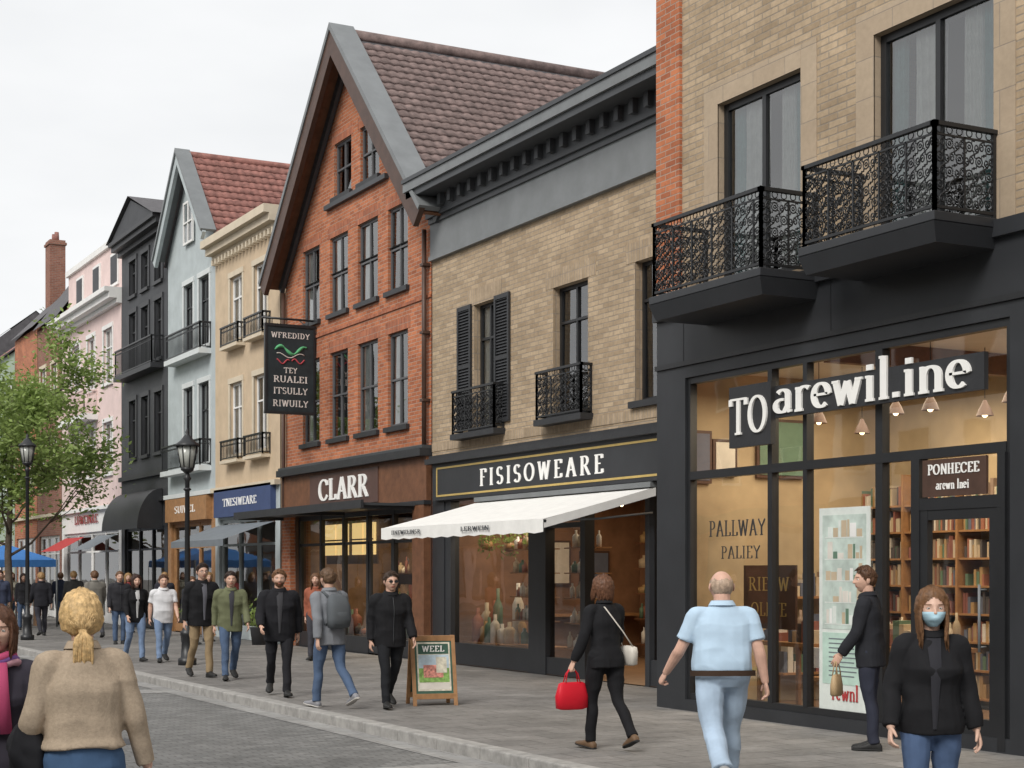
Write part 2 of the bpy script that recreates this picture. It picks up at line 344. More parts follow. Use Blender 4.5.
PC=[mat('product_%d'%i,c,.6,.1,5,0) for i,c in enumerate([(.34,.14,.09),(.55,.47,.35),(.12,.14,.2),(.4,.26,.12),(.66,.62,.56),(.12,.2,.14),(.28,.2,.15),(.5,.4,.28),(.08,.07,.07),(.25,.1,.08)])]
def shopfront(g,D,y0,y1,zt,fm,bays,door=None,plinth=.35,transom=.78,warm=None,back=1.6):
    S=g['shopfront']; X=D+.08
    wd=(y1-y0)/bays
    for i in range(bays+1):
        yy=y0+wd*i; S.box(X-.03,X+.07,max(yy-.05,y0),min(yy+.05,y1),0,zt,fm)
    S.box(X-.02,X+.06,y0+.05,y1-.05,zt-.1,zt,fm); zz=zt*transom; S.box(X-.015,X+.05,y0+.05,y1-.05,zz-.03,zz+.03,fm)
    for i in range(bays):
        if i!=door: S.box(X-.025,X+.055,y0+wd*i+.05,y0+wd*(i+1)-.05,0.0,plinth,fm)
        else:
            a=y0+wd*i+.05;b=y0+wd*(i+1)-.05; S.box(X-.01,X+.05,a,a+.09,.02,zz,fm); S.box(X-.01,X+.05,b-.09,b,.02,zz,fm); S.box(X-.008,X+.048,a+.09,b-.09,.02,.25,fm)
    g['window_glass'].face([(X+.02,y0,.02),(X+.02,y0,zt),(X+.02,y1,zt),(X+.02,y1,.02)],M['shopglass'])
    I=g['interior']; E=D+back; wm=warm or M['intwall']
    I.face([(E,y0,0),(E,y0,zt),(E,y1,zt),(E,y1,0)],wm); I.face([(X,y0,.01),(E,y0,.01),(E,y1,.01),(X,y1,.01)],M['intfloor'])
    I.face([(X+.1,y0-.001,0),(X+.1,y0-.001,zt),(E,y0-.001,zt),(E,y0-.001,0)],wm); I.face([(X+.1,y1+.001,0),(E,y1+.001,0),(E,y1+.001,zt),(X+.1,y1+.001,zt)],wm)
    for z in (plinth+.1,plinth+.75,plinth+1.35):
        I.box(E-.4,E-.02,y0+.1,y1-.1,z-.03,z,M['brownd']); items(I,E-.35,E-.1,y0+.15,y1-.15,z,PC,(.12,.4),(.06,.22),random.choice(('book','jar')))
    items(I,X+.25,X+.5,y0+.2,y1-.2,plinth+.02,PC,(.15,.7),(.15,.4),'jar'); I.box(X+.15,X+.7,y0+.05,y1-.05,plinth-.03,plinth+.02,M['brownd'])
# ============================================================ GROUND
g=MB(); g.face([(-220,-120,-.14),(220,-120,-.14),(220,420,-.14),(-220,420,-.14)],M['ground']); g.obj('ground')
g=MB(); g.face([(-4.2,-60,-.12),(7.05,-60,-.12),(7.05,160,-.12),(-4.2,160,-.12)],M['setts']); g.obj('road')
g=MB()
for yb in (13.1,24.,36.,52.): g.face([(-4.2,yb,-.116),(6.75,yb,-.116),(6.75,yb+.75,-.116),(-4.2,yb+.75,-.116)],M['band'])
g.face([(6.75,-60,-.115),(7.05,-60,-.115),(7.05,160,-.115),(6.75,160,-.115)],M['band']); g.obj('paving_band')
g=MB(); g.box(7.2,30,-60,160,-.13,0,M['paving']); g.obj('pavement')
g=MB(); g.box(-30,-4.4,-60,160,-.13,0,M['paving']); g.obj('pavement')
for xx in (7.05,-4.4):
    g=MB(); y=-30.
    while y<110:
        g.box(xx,xx+.2,y+.005,y+.99,-.13,.004+random.uniform(0,.003),M['kerb']); y+=1.
    g.obj('kerb',bevel=.015)
g=MB()
for (cx,cy) in ((4.3,17.3),(5.2,30)):
    g.loft([[(cx+.32*cos(a*pi/12),cy+.32*sin(a*pi/12),z) for a in range(24)] for z in (-.13,-.113)],M['charc'])
g.obj('manhole_cover')
# ============================================================ RIGHT BUILDING (D=11.2)
B=Grp('modern_shop_building',(11.2,8,0)); D=11.2
W=B['walls']; yl,yr=17.2,-6.
bays=[(11.13,16.56),(5.2,10.6),(-.9,4.6)]
holes=[(a,b,.14,4.13) for a,b in bays]
wall(W,D,yr,yl,0,5.0,holes,M['fascia'],rev=.12)
ups=[(14.3,15.9),(11.36,13.08),(8.3,9.9),(5.2,6.8),(2,3.6)]
holes=[(a,b,5.12,7.36) for a,b in ups]+[(a,b,8.9,10.6) for a,b in ups]
wall(W,D+.03,yr,16.67,5.0,11.6,holes,M['tanbrick'],rev=.25,revm=M['stone'])
W.box(D-.012,D+.3,16.67,yl,5.0,11.6,M['redbrick'])
W.face([(D+.03,yl-.001,5),(D+.03,yl-.001,11.6),(22,yl-.001,11.6),(22,yl-.001,5)],M['redbrick'])
W.face([(D,yl,0),(D,yl,5.),(22,yl,5.),(22,yl,0)],M['fascia'])
shell(W,D+.1,yr,yl-.01,11.6,M['tanbrick'],11,M['zinc'])
T=B['trim']
T.box(D-.06,D+.1,yr,yl+.02,4.9,5.06,M['fascia']); T.box(D-.03,D+.05,yr,yl+.01,4.28,4.34,M['blackmetal'])
for a,b in ups:
    T.box(D+.02,D+.04,a-.28,a,5.06,7.36+.26,M['stone']); T.box(D+.02,D+.04,b,b+.28,5.06,7.36+.26,M['stone']); T.box(D+.018,D+.04,a,b,7.36,7.36+.26,M['stone'])
T.box(D-.3,D+.3,yr,yl+.1,11.5,11.8,M['zincd'])
for yj in (16.6,13.75,10.7): T.box(D-.004,D+.02,yj-.006,yj+.006,4.34,4.9,M['blackmetal'])
random.seed(3)
for a,b in ups:
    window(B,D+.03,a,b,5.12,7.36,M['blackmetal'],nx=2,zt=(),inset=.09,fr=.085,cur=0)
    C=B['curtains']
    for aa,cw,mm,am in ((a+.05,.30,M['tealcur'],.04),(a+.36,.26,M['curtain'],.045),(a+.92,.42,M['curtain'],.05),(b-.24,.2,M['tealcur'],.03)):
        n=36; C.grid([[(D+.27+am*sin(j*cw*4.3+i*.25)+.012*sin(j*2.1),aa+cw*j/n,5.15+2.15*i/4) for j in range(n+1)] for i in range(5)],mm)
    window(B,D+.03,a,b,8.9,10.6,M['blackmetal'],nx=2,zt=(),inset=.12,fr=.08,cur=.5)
def balcony(g,x,D,y0,y1,zs0,zs1,zr):
    s=g['balcony_slab']
    s.box(x-.05,D+.03,y0-.05,y1+.05,zs1-.09,zs1,M['fascia'])
    s.face([(x-.05,y0-.05,zs1-.095),(x-.05,y1+.05,zs1-.095),(x+.02,y1,zs0),(x+.02,y0,zs0)],M['fascia'])
    s.face([(x-.05,y0-.05,zs1-.095),(x+.02,y0,zs0),(D,y0,zs0),(D,y0-.05,zs1-.095)],M['fascia'])
    s.face([(x-.05,y1+.05,zs1-.095),(D,y1+.05,zs1-.095),(D,y1,zs0),(x+.02,y1,zs0)],M['fascia'])
    s.face([(x+.02,y0,zs0),(x+.02,y1,zs0),(D,y1,zs0),(D,y0,zs0)],M['fascia'])
    r=g['balcony_railing']
    rail(r,(x,y1),(x,y0),zs1,zr,M['blackmetal']); rail(r,(x,y0),(D-.01,y0),zs1,zr,M['blackmetal']); rail(r,(x,y1),(D-.01,y1),zs1,zr,M['blackmetal'])
balcony(B,10.45,D,14.0,16.1,4.72,5.0,5.86); balcony(B,10.45,D,11.33,13.25,4.8,5.08,5.91); balcony(B,10.45,D,8.1,10.1,4.8,5.08,5.91)
def bayfront(y0,y1,cuts):
    S=B['shopfront']; X=D+.03
    S.box(X,X+.1,y0,y0+.07,.14,4.13,M['blackmetal']); S.box(X,X+.1,y1-.07,y1,.14,4.13,M['blackmetal']); S.box(X+.002,X+.098,y0+.07,y1-.07,4.05,4.13,M['blackmetal'])
    S.box(X+.002,X+.098,y0+.07,y1-.07,.14,.22,M['blackmetal'])
    S.box(X-.01,X+.09,y0+.07,y1-.07,2.86,2.96,M['blackmetal'])
    for c,w in cuts: S.box(X-.006,X+.094,c-w/2,c+w/2,.22,4.05,M['blackmetal'])
    G=B['shop_glazing']; cc=[y0]+sorted(c for c,w in cuts)+[y1]
    for a,b in zip(cc,cc[1:]):
        for (za,zb) in ((.14,2.9),(2.9,4.13)):
            tl=random.uniform(-.008,.008); G.face([(X+.05-tl,a,za),(X+.05+tl,a,zb),(X+.05+tl,b,zb),(X+.05-tl,b,za)],M['shopglass'])
bayfront(11.13,16.56,[(14.87,.08),(14.23,.07),(13.0,.11)]); bayfront(5.2,10.6,[(7,.08),(8.8,.08)]); bayfront(-.9,4.6,[(1,.08),(2.8,.08)])
S=B['door']; X=D-.005
for yy,w in ((12.42,.12),(11.24,.1)): S.box(X,X+.12,yy-w/2,yy+w/2,.02,2.86,M['blackmetal'])
S.box(X+.002,X+.118,11.29,12.36,2.34,2.46,M['blackmetal'])
S.box(X+.01,X+.08,11.29,11.4,.03,2.34,M['blackmetal']); S.box(X+.01,X+.08,12.25,12.36,.03,2.34,M['blackmetal']); S.box(X+.012,X+.078,11.4,12.25,.03,.3,M['blackmetal']); S.box(X+.012,X+.078,11.4,12.25,2.24,2.34,M['blackmetal'])
S.tube([(X-.07,11.45,.95),(X-.07,11.45,1.6)],.014,M['zinc'],8); S.tube([(X-.07,11.45,1.0),(X+.02,11.45,1.0)],.01,M['zinc'],6); S.tube([(X-.07,11.45,1.55),(X+.02,11.45,1.55)],.01,M['zinc'],6)
S.box(X-.01,X+.02,11.42,12.3,2.47,2.84,M['brownd'])
lettering(S,'PONHECEE',(X-.012,12.22,2.69),(0,-1,0),(0,0,1),.1,M['white_l'],.004,.2,.09,width=.72); lettering(S,'arewn lnei',(X-.012,12.1,2.54),(0,-1,0),(0,0,1),.09,M['white_l'],.004,.2,.09,width=.46)
S=B['shop_sign']
S.box(D-.15,D-.08,14.62,15.42,3.17,3.88,M['charc2']); S.box(D-.11,D-.055,11.35,14.6,3.46,3.82,M['charc2'])
for yy in (15.3,14.72,13.6,12.6,11.6): S.tube([(D-.07,yy,3.6),(D+.05,yy,3.6)],.02,M['blackmetal'],6)
lettering(S,'TO',(D-.15,15.38,3.32),(0,-1,0),(0,0,1),.42,M['white_l'],.02,.17,.06,width=.74)
lettering(S,'arewil.ine',(D-.11,14.6,3.5),(0,-1,0),(0,0,1),.42,M['white_l'],.022,.175,.065,sp=.05,width=3.12)
S=B['window_poster']; Xp=D+.06
pst=mat('poster_print',(.50,.58,.53),.5,.3,3,0); pale=mat('poster_pale',(.66,.70,.66),.5,.1,6,0)
S.box(Xp,Xp+.012,13.18,14.02,.22,2.42,pale); S.box(Xp-.004,Xp+.002,13.24,13.96,1.1,2.34,pst); S.box(Xp-.004,Xp+.002,13.24,13.96,.5,1.06,mat('poster_green',(.45,.6,.52),.5,.15,4,0))
for i in range(9): S.box(Xp-.007,Xp-.001,13.35+.04*(i%3),13.85,1.0-.05*i-.012,1.0-.05*i,M['teal'])
random.seed(17)
for i in range(5):
    S.box(Xp-.006,Xp-.001,13.28,13.92,1.16+.235*i-.012,1.16+.235*i,pale); y=13.3
    while y<13.86:
        w=random.uniform(.03,.1); hh=random.uniform(.06,.19); S.box(Xp-.007,Xp-.001,y,min(y+w,13.9),1.16+.235*i,1.16+.235*i+hh,random.choice([pale,M['white'],PC[7],PC[5],PC[4],pst])); y+=w+.012
lettering(S,'rewnl',(Xp-.004,13.8,.33),(0,-1,0),(0,0,1),.17,cm_((.4,.05,.05)),.004,width=.45)
lettering(S,'PALLWAY',(D+.075,16.15,2.15),(0,-1,0),(0,0,1),.19,M['charc2'],.003,.14,.05,width=1.15); lettering(S,'PALIEY',(D+.075,15.9,1.88),(0,-1,0),(0,0,1),.15,M['charc2'],.003,.12,.05,width=.8)
S.box(D+.3,D+.33,14.75,15.75,1.05,1.8,M['brownd'])
lettering(S,'RIEPW',(D+.3,15.65,1.5),(0,-1,0),(0,0,1),.16,M['gold'],.004,.12,.05,width=.8); lettering(S,'OLIWE',(D+.3,15.6,1.2),(0,-1,0),(0,0,1),.16,M['gold'],.004,.12,.05,width=.7)
I=B['interior']; xb=14.8
I.face([(xb,-5,0),(xb,-5,4.4),(xb,17.1,4.4),(xb,17.1,0)],M['intwall']); I.face([(D+.14,17.1,0),(xb,17.1,0),(xb,17.1,4.4),(D+.14,17.1,4.4)],M['intwall'])
I.face([(D+.14,-5,.012),(xb,-5,.012),(xb,17.1,.012),(D+.14,17.1,.012)],M['intfloor']); I.face([(D+.14,-5,4.3),(D+.14,17.1,4.3),(xb,17.1,4.3),(xb,-5,4.3)],M['white'])
for yy in (-1,2,5,8,11,14): I.box(D+.2,xb,yy,yy+.12,4.05,4.3,M['wood'])
random.seed(11)
y=9.2
while y<16.9:
    I.box(xb-.42,xb-.02,y-.02,y+.02,0,3.0,M['woodl'])
    for k in range(8):
        z=.15+k*.35; I.box(xb-.4,xb-.02,y+.02,y+.98,z-.025,z,M['woodl']); items(I,xb-.36,xb-.1,y+.04,y+.95,z,PC,(.14,.29),(.025,.06))
    y+=1.
for k in range(3):
    z=.4+k*.5; I.box(12.9,14.3,16.8,17.08,z-.03,z,M['woodl'])
    x=12.95
    while x<14.2:
        w=random.uniform(.05,.18); I.box(x,x+w*.8,16.85,17.0,z,z+random.uniform(.1,.36),random.choice(PC)); x+=w
for (xa,xc,za,zb,mm) in ((11.5,11.9,2.9,3.5,PC[2]),(12.0,12.3,3.0,3.4,PC[4]),(12.7,13.4,3.0,3.7,PC[5])):
    I.box(xa-.04,xc+.04,17.04,17.08,za-.04,zb+.04,M['brownd']); I.box(xa,xc,17.03,17.045,za,zb,mm)
for (tx,ty) in ((12.3,15.6),(12.6,13.9),(12.9,11.8),(12.4,9.3)):
    I.box(tx-.35,tx+.35,ty-.55,ty+.55,.82,.87,M['woodl'])
    for sx in (-.3,.3):
        for sy in (-.5,.5): I.box(tx+sx-.025,tx+sx+.025,ty+sy-.025,ty+sy+.025,.012,.82,M['woodl'])
    items(I,tx-.25,tx-.02,ty-.5,ty+.5,.87,PC,(.08,.3),(.06,.14)); items(I,tx+.05,tx+.28,ty-.5,ty+.5,.87,PC,(.12,.4),(.07,.14),'jar')
for sy in (14.35,14.75):
    I.tube([(D+.45,sy,.02),(D+.5,sy,.5),(D+.5,sy,.85)],.022,M['woodl'],6); I.tube([(D+.9,sy,.02),(D+.88,sy,.5)],.022,M['woodl'],6)
I.box(D+.44,D+.92,14.32,14.78,.47,.51,M['woodl']); I.box(D+.48,D+.52,14.36,14.74,.62,.85,M['white'])
P=B['pendant_lamps']
for (px_,py_,pz) in ((12.2,15.2,3.5),(12.6,14.3,3.55),(12.3,13.4,3.5),(12.8,12.7,3.55),(12.3,12.0,3.5),(12.7,11.4,3.5),(13.2,15.6,3.45),(13.3,13.6,3.5),(12.4,9.5,3.5),(12.4,7.2,3.5),(12.4,3.,3.5)):
    P.tube([(px_,py_,4.28),(px_,py_,pz+.2)],.006,M['blackmetal'],4)
    P.tube([(px_,py_,pz+.18),(px_,py_,pz+.13),(px_,py_,pz+.08),(px_,py_,pz)],[.02,.04,.07,.10],M['brownd'],14,False); P.ball((px_,py_,pz+.02),.035,.035,.04,M['bulb'])
B.done({'balcony_slab':.008})
def area(loc,sx,sy,w,c=(1,.85,.66)):  # soft fill rectangle with no fixture, spreads light through a shop room
    l=bpy.data.lights.new('room_fill_light','AREA'); l.shape='RECTANGLE'; l.size=sx; l.size_y=sy; l.energy=w; l.color=c
    o=bpy.data.objects.new('room_fill_light',l); o.location=loc; COL.objects.link(o)
area((12.9,14.2,4.0),2.2,4.5,215,(1,.83,.6)); area((12.9,8.5,4.0),2,4,110)
# ============================================================ FISISOWEARE building
B=Grp('tan_brick_shop',(13,23,0)); D=13.; y0,y1=17.22,27.82
W=B['walls']
wn=[(25.2,26.04,4.32,6.57),(21.97,23.1,4.32,6.42),(19.45,20.57,4.3,6.42)]
wall(W,D,y0,y1,3.85,9.0,wn,M['tanbrick'],rev=.22,revm=M['tansold'])
wall(W,D,y0,y1,0,3.85,[(19.0,27.3,.0,3.05)],M['fascia'],rev=.3)
shell(W,D+.02,y0+.01,y1-.01,9.0,M['tanbrick'],12,M['zinc'])
T=B['trim']
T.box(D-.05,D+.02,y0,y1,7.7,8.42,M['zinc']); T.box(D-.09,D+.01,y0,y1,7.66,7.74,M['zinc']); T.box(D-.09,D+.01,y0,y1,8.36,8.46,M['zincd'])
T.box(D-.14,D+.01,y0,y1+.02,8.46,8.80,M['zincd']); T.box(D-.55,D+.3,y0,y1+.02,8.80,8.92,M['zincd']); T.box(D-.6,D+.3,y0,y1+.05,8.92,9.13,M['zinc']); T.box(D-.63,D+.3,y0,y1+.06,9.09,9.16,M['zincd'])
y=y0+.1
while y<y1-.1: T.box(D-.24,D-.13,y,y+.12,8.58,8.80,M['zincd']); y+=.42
for a,b,c,d in wn: T.box(D-.006,D+.02,a-.25,b+.25,d,d+.3,M['tansold'])
T.box(D-.01,D+.02,y0,y1,4.02,4.18,M['tansold'])
random.seed(5)
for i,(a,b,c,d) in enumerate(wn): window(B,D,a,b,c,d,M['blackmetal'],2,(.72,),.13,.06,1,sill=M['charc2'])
S=B['shutters']
for a,b in ((24.6,25.16),(26.1,26.66)):
    S.box(D-.05,D-.01,a,a+.06,4.35,6.6,M['charc2']);S.box(D-.05,D-.01,b-.06,b,4.35,6.6,M['charc2'])
    for z in (4.35,5.45,6.52): S.box(D-.048,D-.012,a+.06,b-.06,z,z+.08,M['charc2'])
    z=4.46
    while z<6.5:
        if not(5.4<z<5.55): S.face([(D-.045,a+.06,z),(D-.045,b-.06,z),(D-.015,b-.06,z+.045),(D-.015,a+.06,z+.045)],M['charc2'])
        z+=.055
    S.box(D-.012,D-.004,a+.06,b-.06,4.4,6.55,M['charc2'])
R=B['balconettes']
for a,b in ((24.85,26.5),(21.85,23.3)):
    R.box(D-.24,D-.001,a-.05,b+.05,4.14,4.24,M['charc2']); rail(R,(D-.2,b),(D-.2,a),4.24,5.02,M['blackmetal'],cell=.17); rail(R,(D-.2,a),(D-.01,a),4.24,5.02,M['blackmetal'],cell=.14); rail(R,(D-.2,b),(D-.01,b),4.24,5.02,M['blackmetal'],cell=.14)
S=B['shop_sign']
S.box(D-.1,D-.001,19.0,27.6,3.07,3.76,M['fascia']); S.box(D-.2,D-.002,18.8,27.75,3.76,3.86,M['charc2']); S.box(D-.14,D-.002,18.9,27.68,3.86,3.92,M['charc2'])
for (a,b,c,d) in ((19.2,27.4,3.655,3.69),(19.2,27.4,3.135,3.17)): S.box(D-.108,D-.09,a,b,c,d,M['gold'])
for yy in (19.2,27.4): S.box(D-.109,D-.09,yy-.02,yy+.02,3.14,3.685,M['gold'])
lettering(S,'FISISOWEARE',(D-.1,25.6,3.26),(0,-1,0),(0,0,1),.3,M['white_l'],.01,.2,.07,sp=.3,width=4.4)
S=B['shopfront']; X=D+.1
for a,b in ((27.05,27.3),(23.4,24.0),(22.1,22.25),(20.2,20.32),(19.0,19.15)): S.box(X-.08,X+.1,a,b,0,3.05,M['fascia'])
S.box(X-.06,X+.06,24.0,27.05,.0,.4,M['fascia']); S.box(X-.06,X+.06,22.25,23.4,0,.3,M['fascia']); S.box(X-.06,X+.06,19.15,20.2,0,.4,M['fascia'])
S.box(X-.05,X+.08,22.25,27.05,2.45,2.53,M['fascia'])
G=B['shop_glazing']
for a,b in ((24.0,27.05),(22.25,23.4),(19.15,20.2)): G.face([(X+.01,a,.3),(X+.01,a,3.05),(X+.01,b,3.05),(X+.01,b,.3)],M['shopglass'])
I=B['interior']; E=17.5
dk=mat('brown_interior',(.24,.13,.075),.8,.3,1.5,.002)
I.face([(E,17.4,0),(E,17.4,3.4),(E,27.5,3.4),(E,27.5,0)],dk); I.face([(X+.2,27.5,0),(E,27.5,0),(E,27.5,3.4),(X+.2,27.5,3.4)],dk); I.face([(X+.2,17.4,0),(X+.2,17.4,3.4),(E,17.4,3.4),(E,17.4,0)],dk)
I.face([(D+.02,17.4,.012),(E,17.4,.012),(E,27.5,.012),(D+.02,27.5,.012)],M['intfloor']); I.face([(D+.3,17.4,3.3),(D+.3,27.5,3.3),(E,27.5,3.3),(E,17.4,3.3)],dk)
random.seed(21)
JC=[M['white'],PC[4],PC[1],PC[5],PC[7],PC[0],PC[3]]
for k in range(5):
    z=.45+.42*k
    if k: I.box(X+.25,X+.6,24.1,25.3,z-.02,z,M['woodl'])
    items(I,X+.28,X+.5,24.15,25.3,z,JC,(.15,.32),(.08,.16),'jar')
    I.box(X+.25,X+.55,22.3,23.35,z-.02,z,M['woodl']); items(I,X+.27,X+.48,22.35,23.3,z,[M['white'],PC[4],PC[1],PC[5]],(.16,.3),(.08,.14),'jar')
I.box(X+.15,X+.8,24.0,27.0,.38,.42,M['woodl']); items(I,X+.25,X+.5,25.5,26.9,.42,JC,(.3,.75),(.14,.28),'jar'); items(I,X+.5,X+.7,25.4,26.9,.42,JC,(.5,1.1),(.16,.3),'jar')
random.seed(31)
for (yy,zz) in ((24.7,2.3),(25.6,2.25),(26.5,2.3)):
    I.tube([(X+.4,yy,3.2),(X+.4,yy,zz)],.006,M['blackmetal'],4); I.ball((X+.4,yy,zz-.08),.13,.13,.09,M['woodl'],10,6)
    for i in range(120):
        c=V((X+.4,yy,zz))+V((random.gauss(0,.09),random.gauss(0,.1),random.gauss(-.02,.11))); a=V((random.uniform(-1,1),random.uniform(-1,1),random.uniform(-1,1))).normalized(); b=a.cross(V((.3,.5,1))).normalized(); I.face([c-a*.05,c-b*.02,c+a*.05,c+b*.02],M['leaf'])
for k in range(5):
    z=.3+.5*k
    I.box(E-.45,E-.02,21.5,27,z-.02,z,M['wood']); items(I,E-.4,E-.1,21.6,27,z,JC,(.12,.4),(.1,.3),'jar')
I.box(15.0,17.3,27.05,27.48,.85,.9,M['woodl']); 
for (xa,xc,za,zb,mm) in ((15.2,15.8,1.5,2.3,PC[4]),(16.1,16.7,1.5,2.1,PC[2])):
    I.box(xa-.04,xc+.04,27.44,27.48,za-.04,zb+.04,M['brownd']); I.box(xa,xc,27.43,27.445,za,zb,mm)
I.box(14.6,15.2,19.4,21.4,0,1.0,M['wood']); I.box(14.55,15.25,19.35,21.45,1.0,1.05,M['woodl']); items(I,14.7,15,19.5,21.3,1.05,JC,(.1,.3),(.08,.2),'jar')
for yy in (20.9,22.6,24.5,26.2):
    I.tube([(15.2,yy,3.3),(15.2,yy,2.98)],.006,M['blackmetal'],4); I.ball((15.2,yy,2.94),.04,.04,.045,M['bulb'])
A=B['awning']
ya,yb=19.96,25.8
n=24; rows=[]
for i in range(7):
    t=i/6; rows.append([(D-.02-1.9*t,ya+(yb-ya)*j/n,2.98-.5*t-.03*sin(pi*t)*(1 if j%6 else .2)) for j in range(n+1)])
A.grid(rows,M['canvas'])
A.grid([[(D-1.93-.012*sin(j*1.7)*k,ya+(yb-ya)*j/n,2.485-.19*k-(.02 if k==1 and j%2 else 0)) for j in range(n+1)] for k in (0,.5,1)],M['canvas'])
A.grid([[(D-.02-1.9*i/6,ya,2.975-.5*i/6) for i in range(7)],[(D-.02-1.9*i/6,ya,2.85-.5*i/6) for i in range(7)]],M['canvas'])
A.tube([(D-1.9,ya,2.45),(D-1.9,yb,2.45)],.025,M['zinc'],8); A.box(D-.12,D-.005,ya,yb,2.98,3.06,M['zinc'])
for yy in (ya+.1,(ya+yb)/2,yb-.1): A.tube([(D-.02,yy,2.6),(D-.95,yy,2.5),(D-1.88,yy,2.45)],.018,M['zinc'],6)
lettering(A,'IINEWELINSR',(D-1.955,25.3,2.36),(0,-1,0),(0,0,1),.07,M['zincd'],.003,.16,.08,width=1.2); lettering(A,'LERWEIN',(D-1.955,22.6,2.36),(0,-1,0),(0,0,1),.07,M['zincd'],.003,.16,.08,width=1.)
B.done(); area((15,23,3.2),2.5,7,105,(1,.74,.46)); area((13.7,25.4,3.1),.5,2.5,40,(1,.86,.66))  # fill lights added to brighten the shop, the second for the window display
# ============================================================ CLARR building (red gable)
B=Grp('red_brick_gable_house',(13,32,0)); y0,y1=27.86,36.0; yc=31.75; ze=8.35; za=13.0; hs=4.45
sl=(za-ze)/hs
pl=[(-sl,1,za-sl*yc),(sl,1,za+sl*yc)]
W=B['walls']; cols=[(28.96,29.95),(30.47,31.55),(32.11,33.16),(33.8,34.86)]
wn=[(a,b,4.65,6.55) for a,b in cols]+[(a,b,7.4,9.08) for a,b in cols]+[(30.4,31.42,9.92,11.1),(31.92,32.9,9.92,11.1)]
wall(W,13,y0,y1,4.05,za,wn,M['redbrick'],planes=pl,rev=.2)
wall(W,13,y0,y1,0,4.05,[(28.5,35.3,0,3.0)],M['brownd'],rev=.3)
shell(W,13.02,y0+.01,y1-.01,8.3,M['redbrick'],12,M['zinc'])
T=B['trim']
for a,b,c,d in wn: T.box(12.994,13.02,a-.12,b+.12,d,d+.24,M['redsold'])
T.box(12.9,13.02,29.9,33.3,9.72,9.82,M['zincd'])
random.seed(8)
for a,b,c,d in wn: window(B,13,a,b,c,d,M['frame'],2,(.5,),.06,.06,.8,sill=M['charc2'])
T.box(12.97,13.0,y0,y1,7.0,7.06,M['redsold'])
Vg=B['bargeboard']
def bb(x0,x1,off,th,m,e=.0):
    for s in (-1,1):
        a=V((0,yc,za+off)); b=V((0,yc+s*hs,ze+off)); d=(b-a).normalized(); b=b+d*e; n=V((0,s*sl,1)).normalized(); lo=n*(-th)
        f=lambda p,x:V((x,p.y,p.z))
        a2=a+V((0,0,-th*math.sqrt(1+sl*sl))); q=[a,b,b+lo,a2]
        Vg.loft([[f(p,x0) for p in q],[f(p,x1) for p in q]],m,True,False)
bb(12.45,12.56,.28,.42,M['brownd'],.15); bb(12.42,12.98,.36,.10,M['zinc'],.2); bb(12.56,13.0,.18,.05,M['wood'],.1); bb(12.88,12.97,.26,.3,M['zincd'],.1)
Rf=B['roof']
for s in (-1,1):
    up=V((0,-s*hs,za-ze)); o=V((12.94,yc+s*hs,ze+.12)); tiles(Rf,o,V((6.5,0,0)),up,M['tile'],.26)
    Rf.face([o,o+V((6.5,0,0)),o+V((6.5,0,0))+up,o+up],M['slate'])
Rf.tube([(12.95,yc,za+.17),(19.45,yc,za+.17)],.12,M['tile'],10)
Rf.face([(19.4,yc-hs,ze),(19.4,yc+hs,ze),(19.4,yc,za)],M['redbrick'])
Rf.face([(19.4,yc-hs,6),(19.4,yc+hs,6),(19.4,yc+hs,ze),(19.4,yc-hs,ze)],M['redbrick'])
Dp=B['downpipe']
Dp.tube([(12.9,27.98,8.3),(12.9,27.98,4.1)],.05,M['brownd'],8); Dp.tube([(12.9,35.9,8.3),(12.9,35.9,.1)],.05,M['brownd'],8)
for z in (5,6.3,7.6): Dp.box(12.84,13,27.9,28.06,z,z+.05,M['brownd'])
S=B['shop_sign']
S.box(12.9,13.02,y0+.02,y1-.02,3.1,3.95,M['wood']); S.box(12.75,13.02,y0,y1,3.95,4.1,M['charc2']); S.box(12.8,13.02,y0,y1,4.1,4.16,M['zincd']); S.box(12.85,13.02,y0+.02,y1-.02,3.02,3.1,M['charc2'])
S.box(12.88,12.9,30.2,34.1,3.16,3.88,mat('sign_brown',(.10,.055,.045),.5,.2,2,.001))
lettering(S,'CLARR',(12.88,33.5,3.3),(0,-1,0),(0,0,1),.46,M['white_l'],.02,.22,.08,sp=.04,width=2.85)
S.box(12.86,13.0,y0+.05,28.45,0,3.02,M['wood']); S.box(12.86,13.0,35.35,y1-.05,0,3.02,M['redbrick'])
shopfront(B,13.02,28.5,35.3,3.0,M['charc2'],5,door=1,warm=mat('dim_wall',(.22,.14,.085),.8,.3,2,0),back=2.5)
I=B['lit_panels']
for a,b in ((34.1,34.75),(33.4,34.05),(32.5,33.1),(31.85,32.45)):
    I.box(13.5,13.55,a,b,2.1,2.8,M['yel']); I.box(13.45,13.48,a,b,2.42,2.45,M['brownd'])
I.box(13.56,13.6,31.8,34.8,1.9,2.9,M['brownd'])
A=B['canopy']
A.box(11.75,12.85,28.3,35.9,3.0,3.05,M['zincd']); A.box(11.7,11.76,28.25,35.95,2.94,3.1,M['charc2'])
for yy in (28.4,32,35.8): A.box(11.76,12.87,yy-.03,yy+.03,2.93,3.0,M['charc2'])
B.done(); area((14.4,31.5,2.9),.8,5.5,120,(1,.76,.46))  # unseen fill light added to brighten the room behind the shopfront
H=Grp('hanging_sign',(12.4,34,6))
bd=H['board']; bd.box(11.80,12.95,33.97,34.03,5.28,7.22,mat('chalkboard',(.02,.028,.032),.6,.3,3,.001))
for (a,b,c,d) in ((11.77,12.97,7.2,7.26),(11.77,12.97,5.25,5.31)): bd.box(a,b,33.95,34.05,c,d,M['blackmetal'])
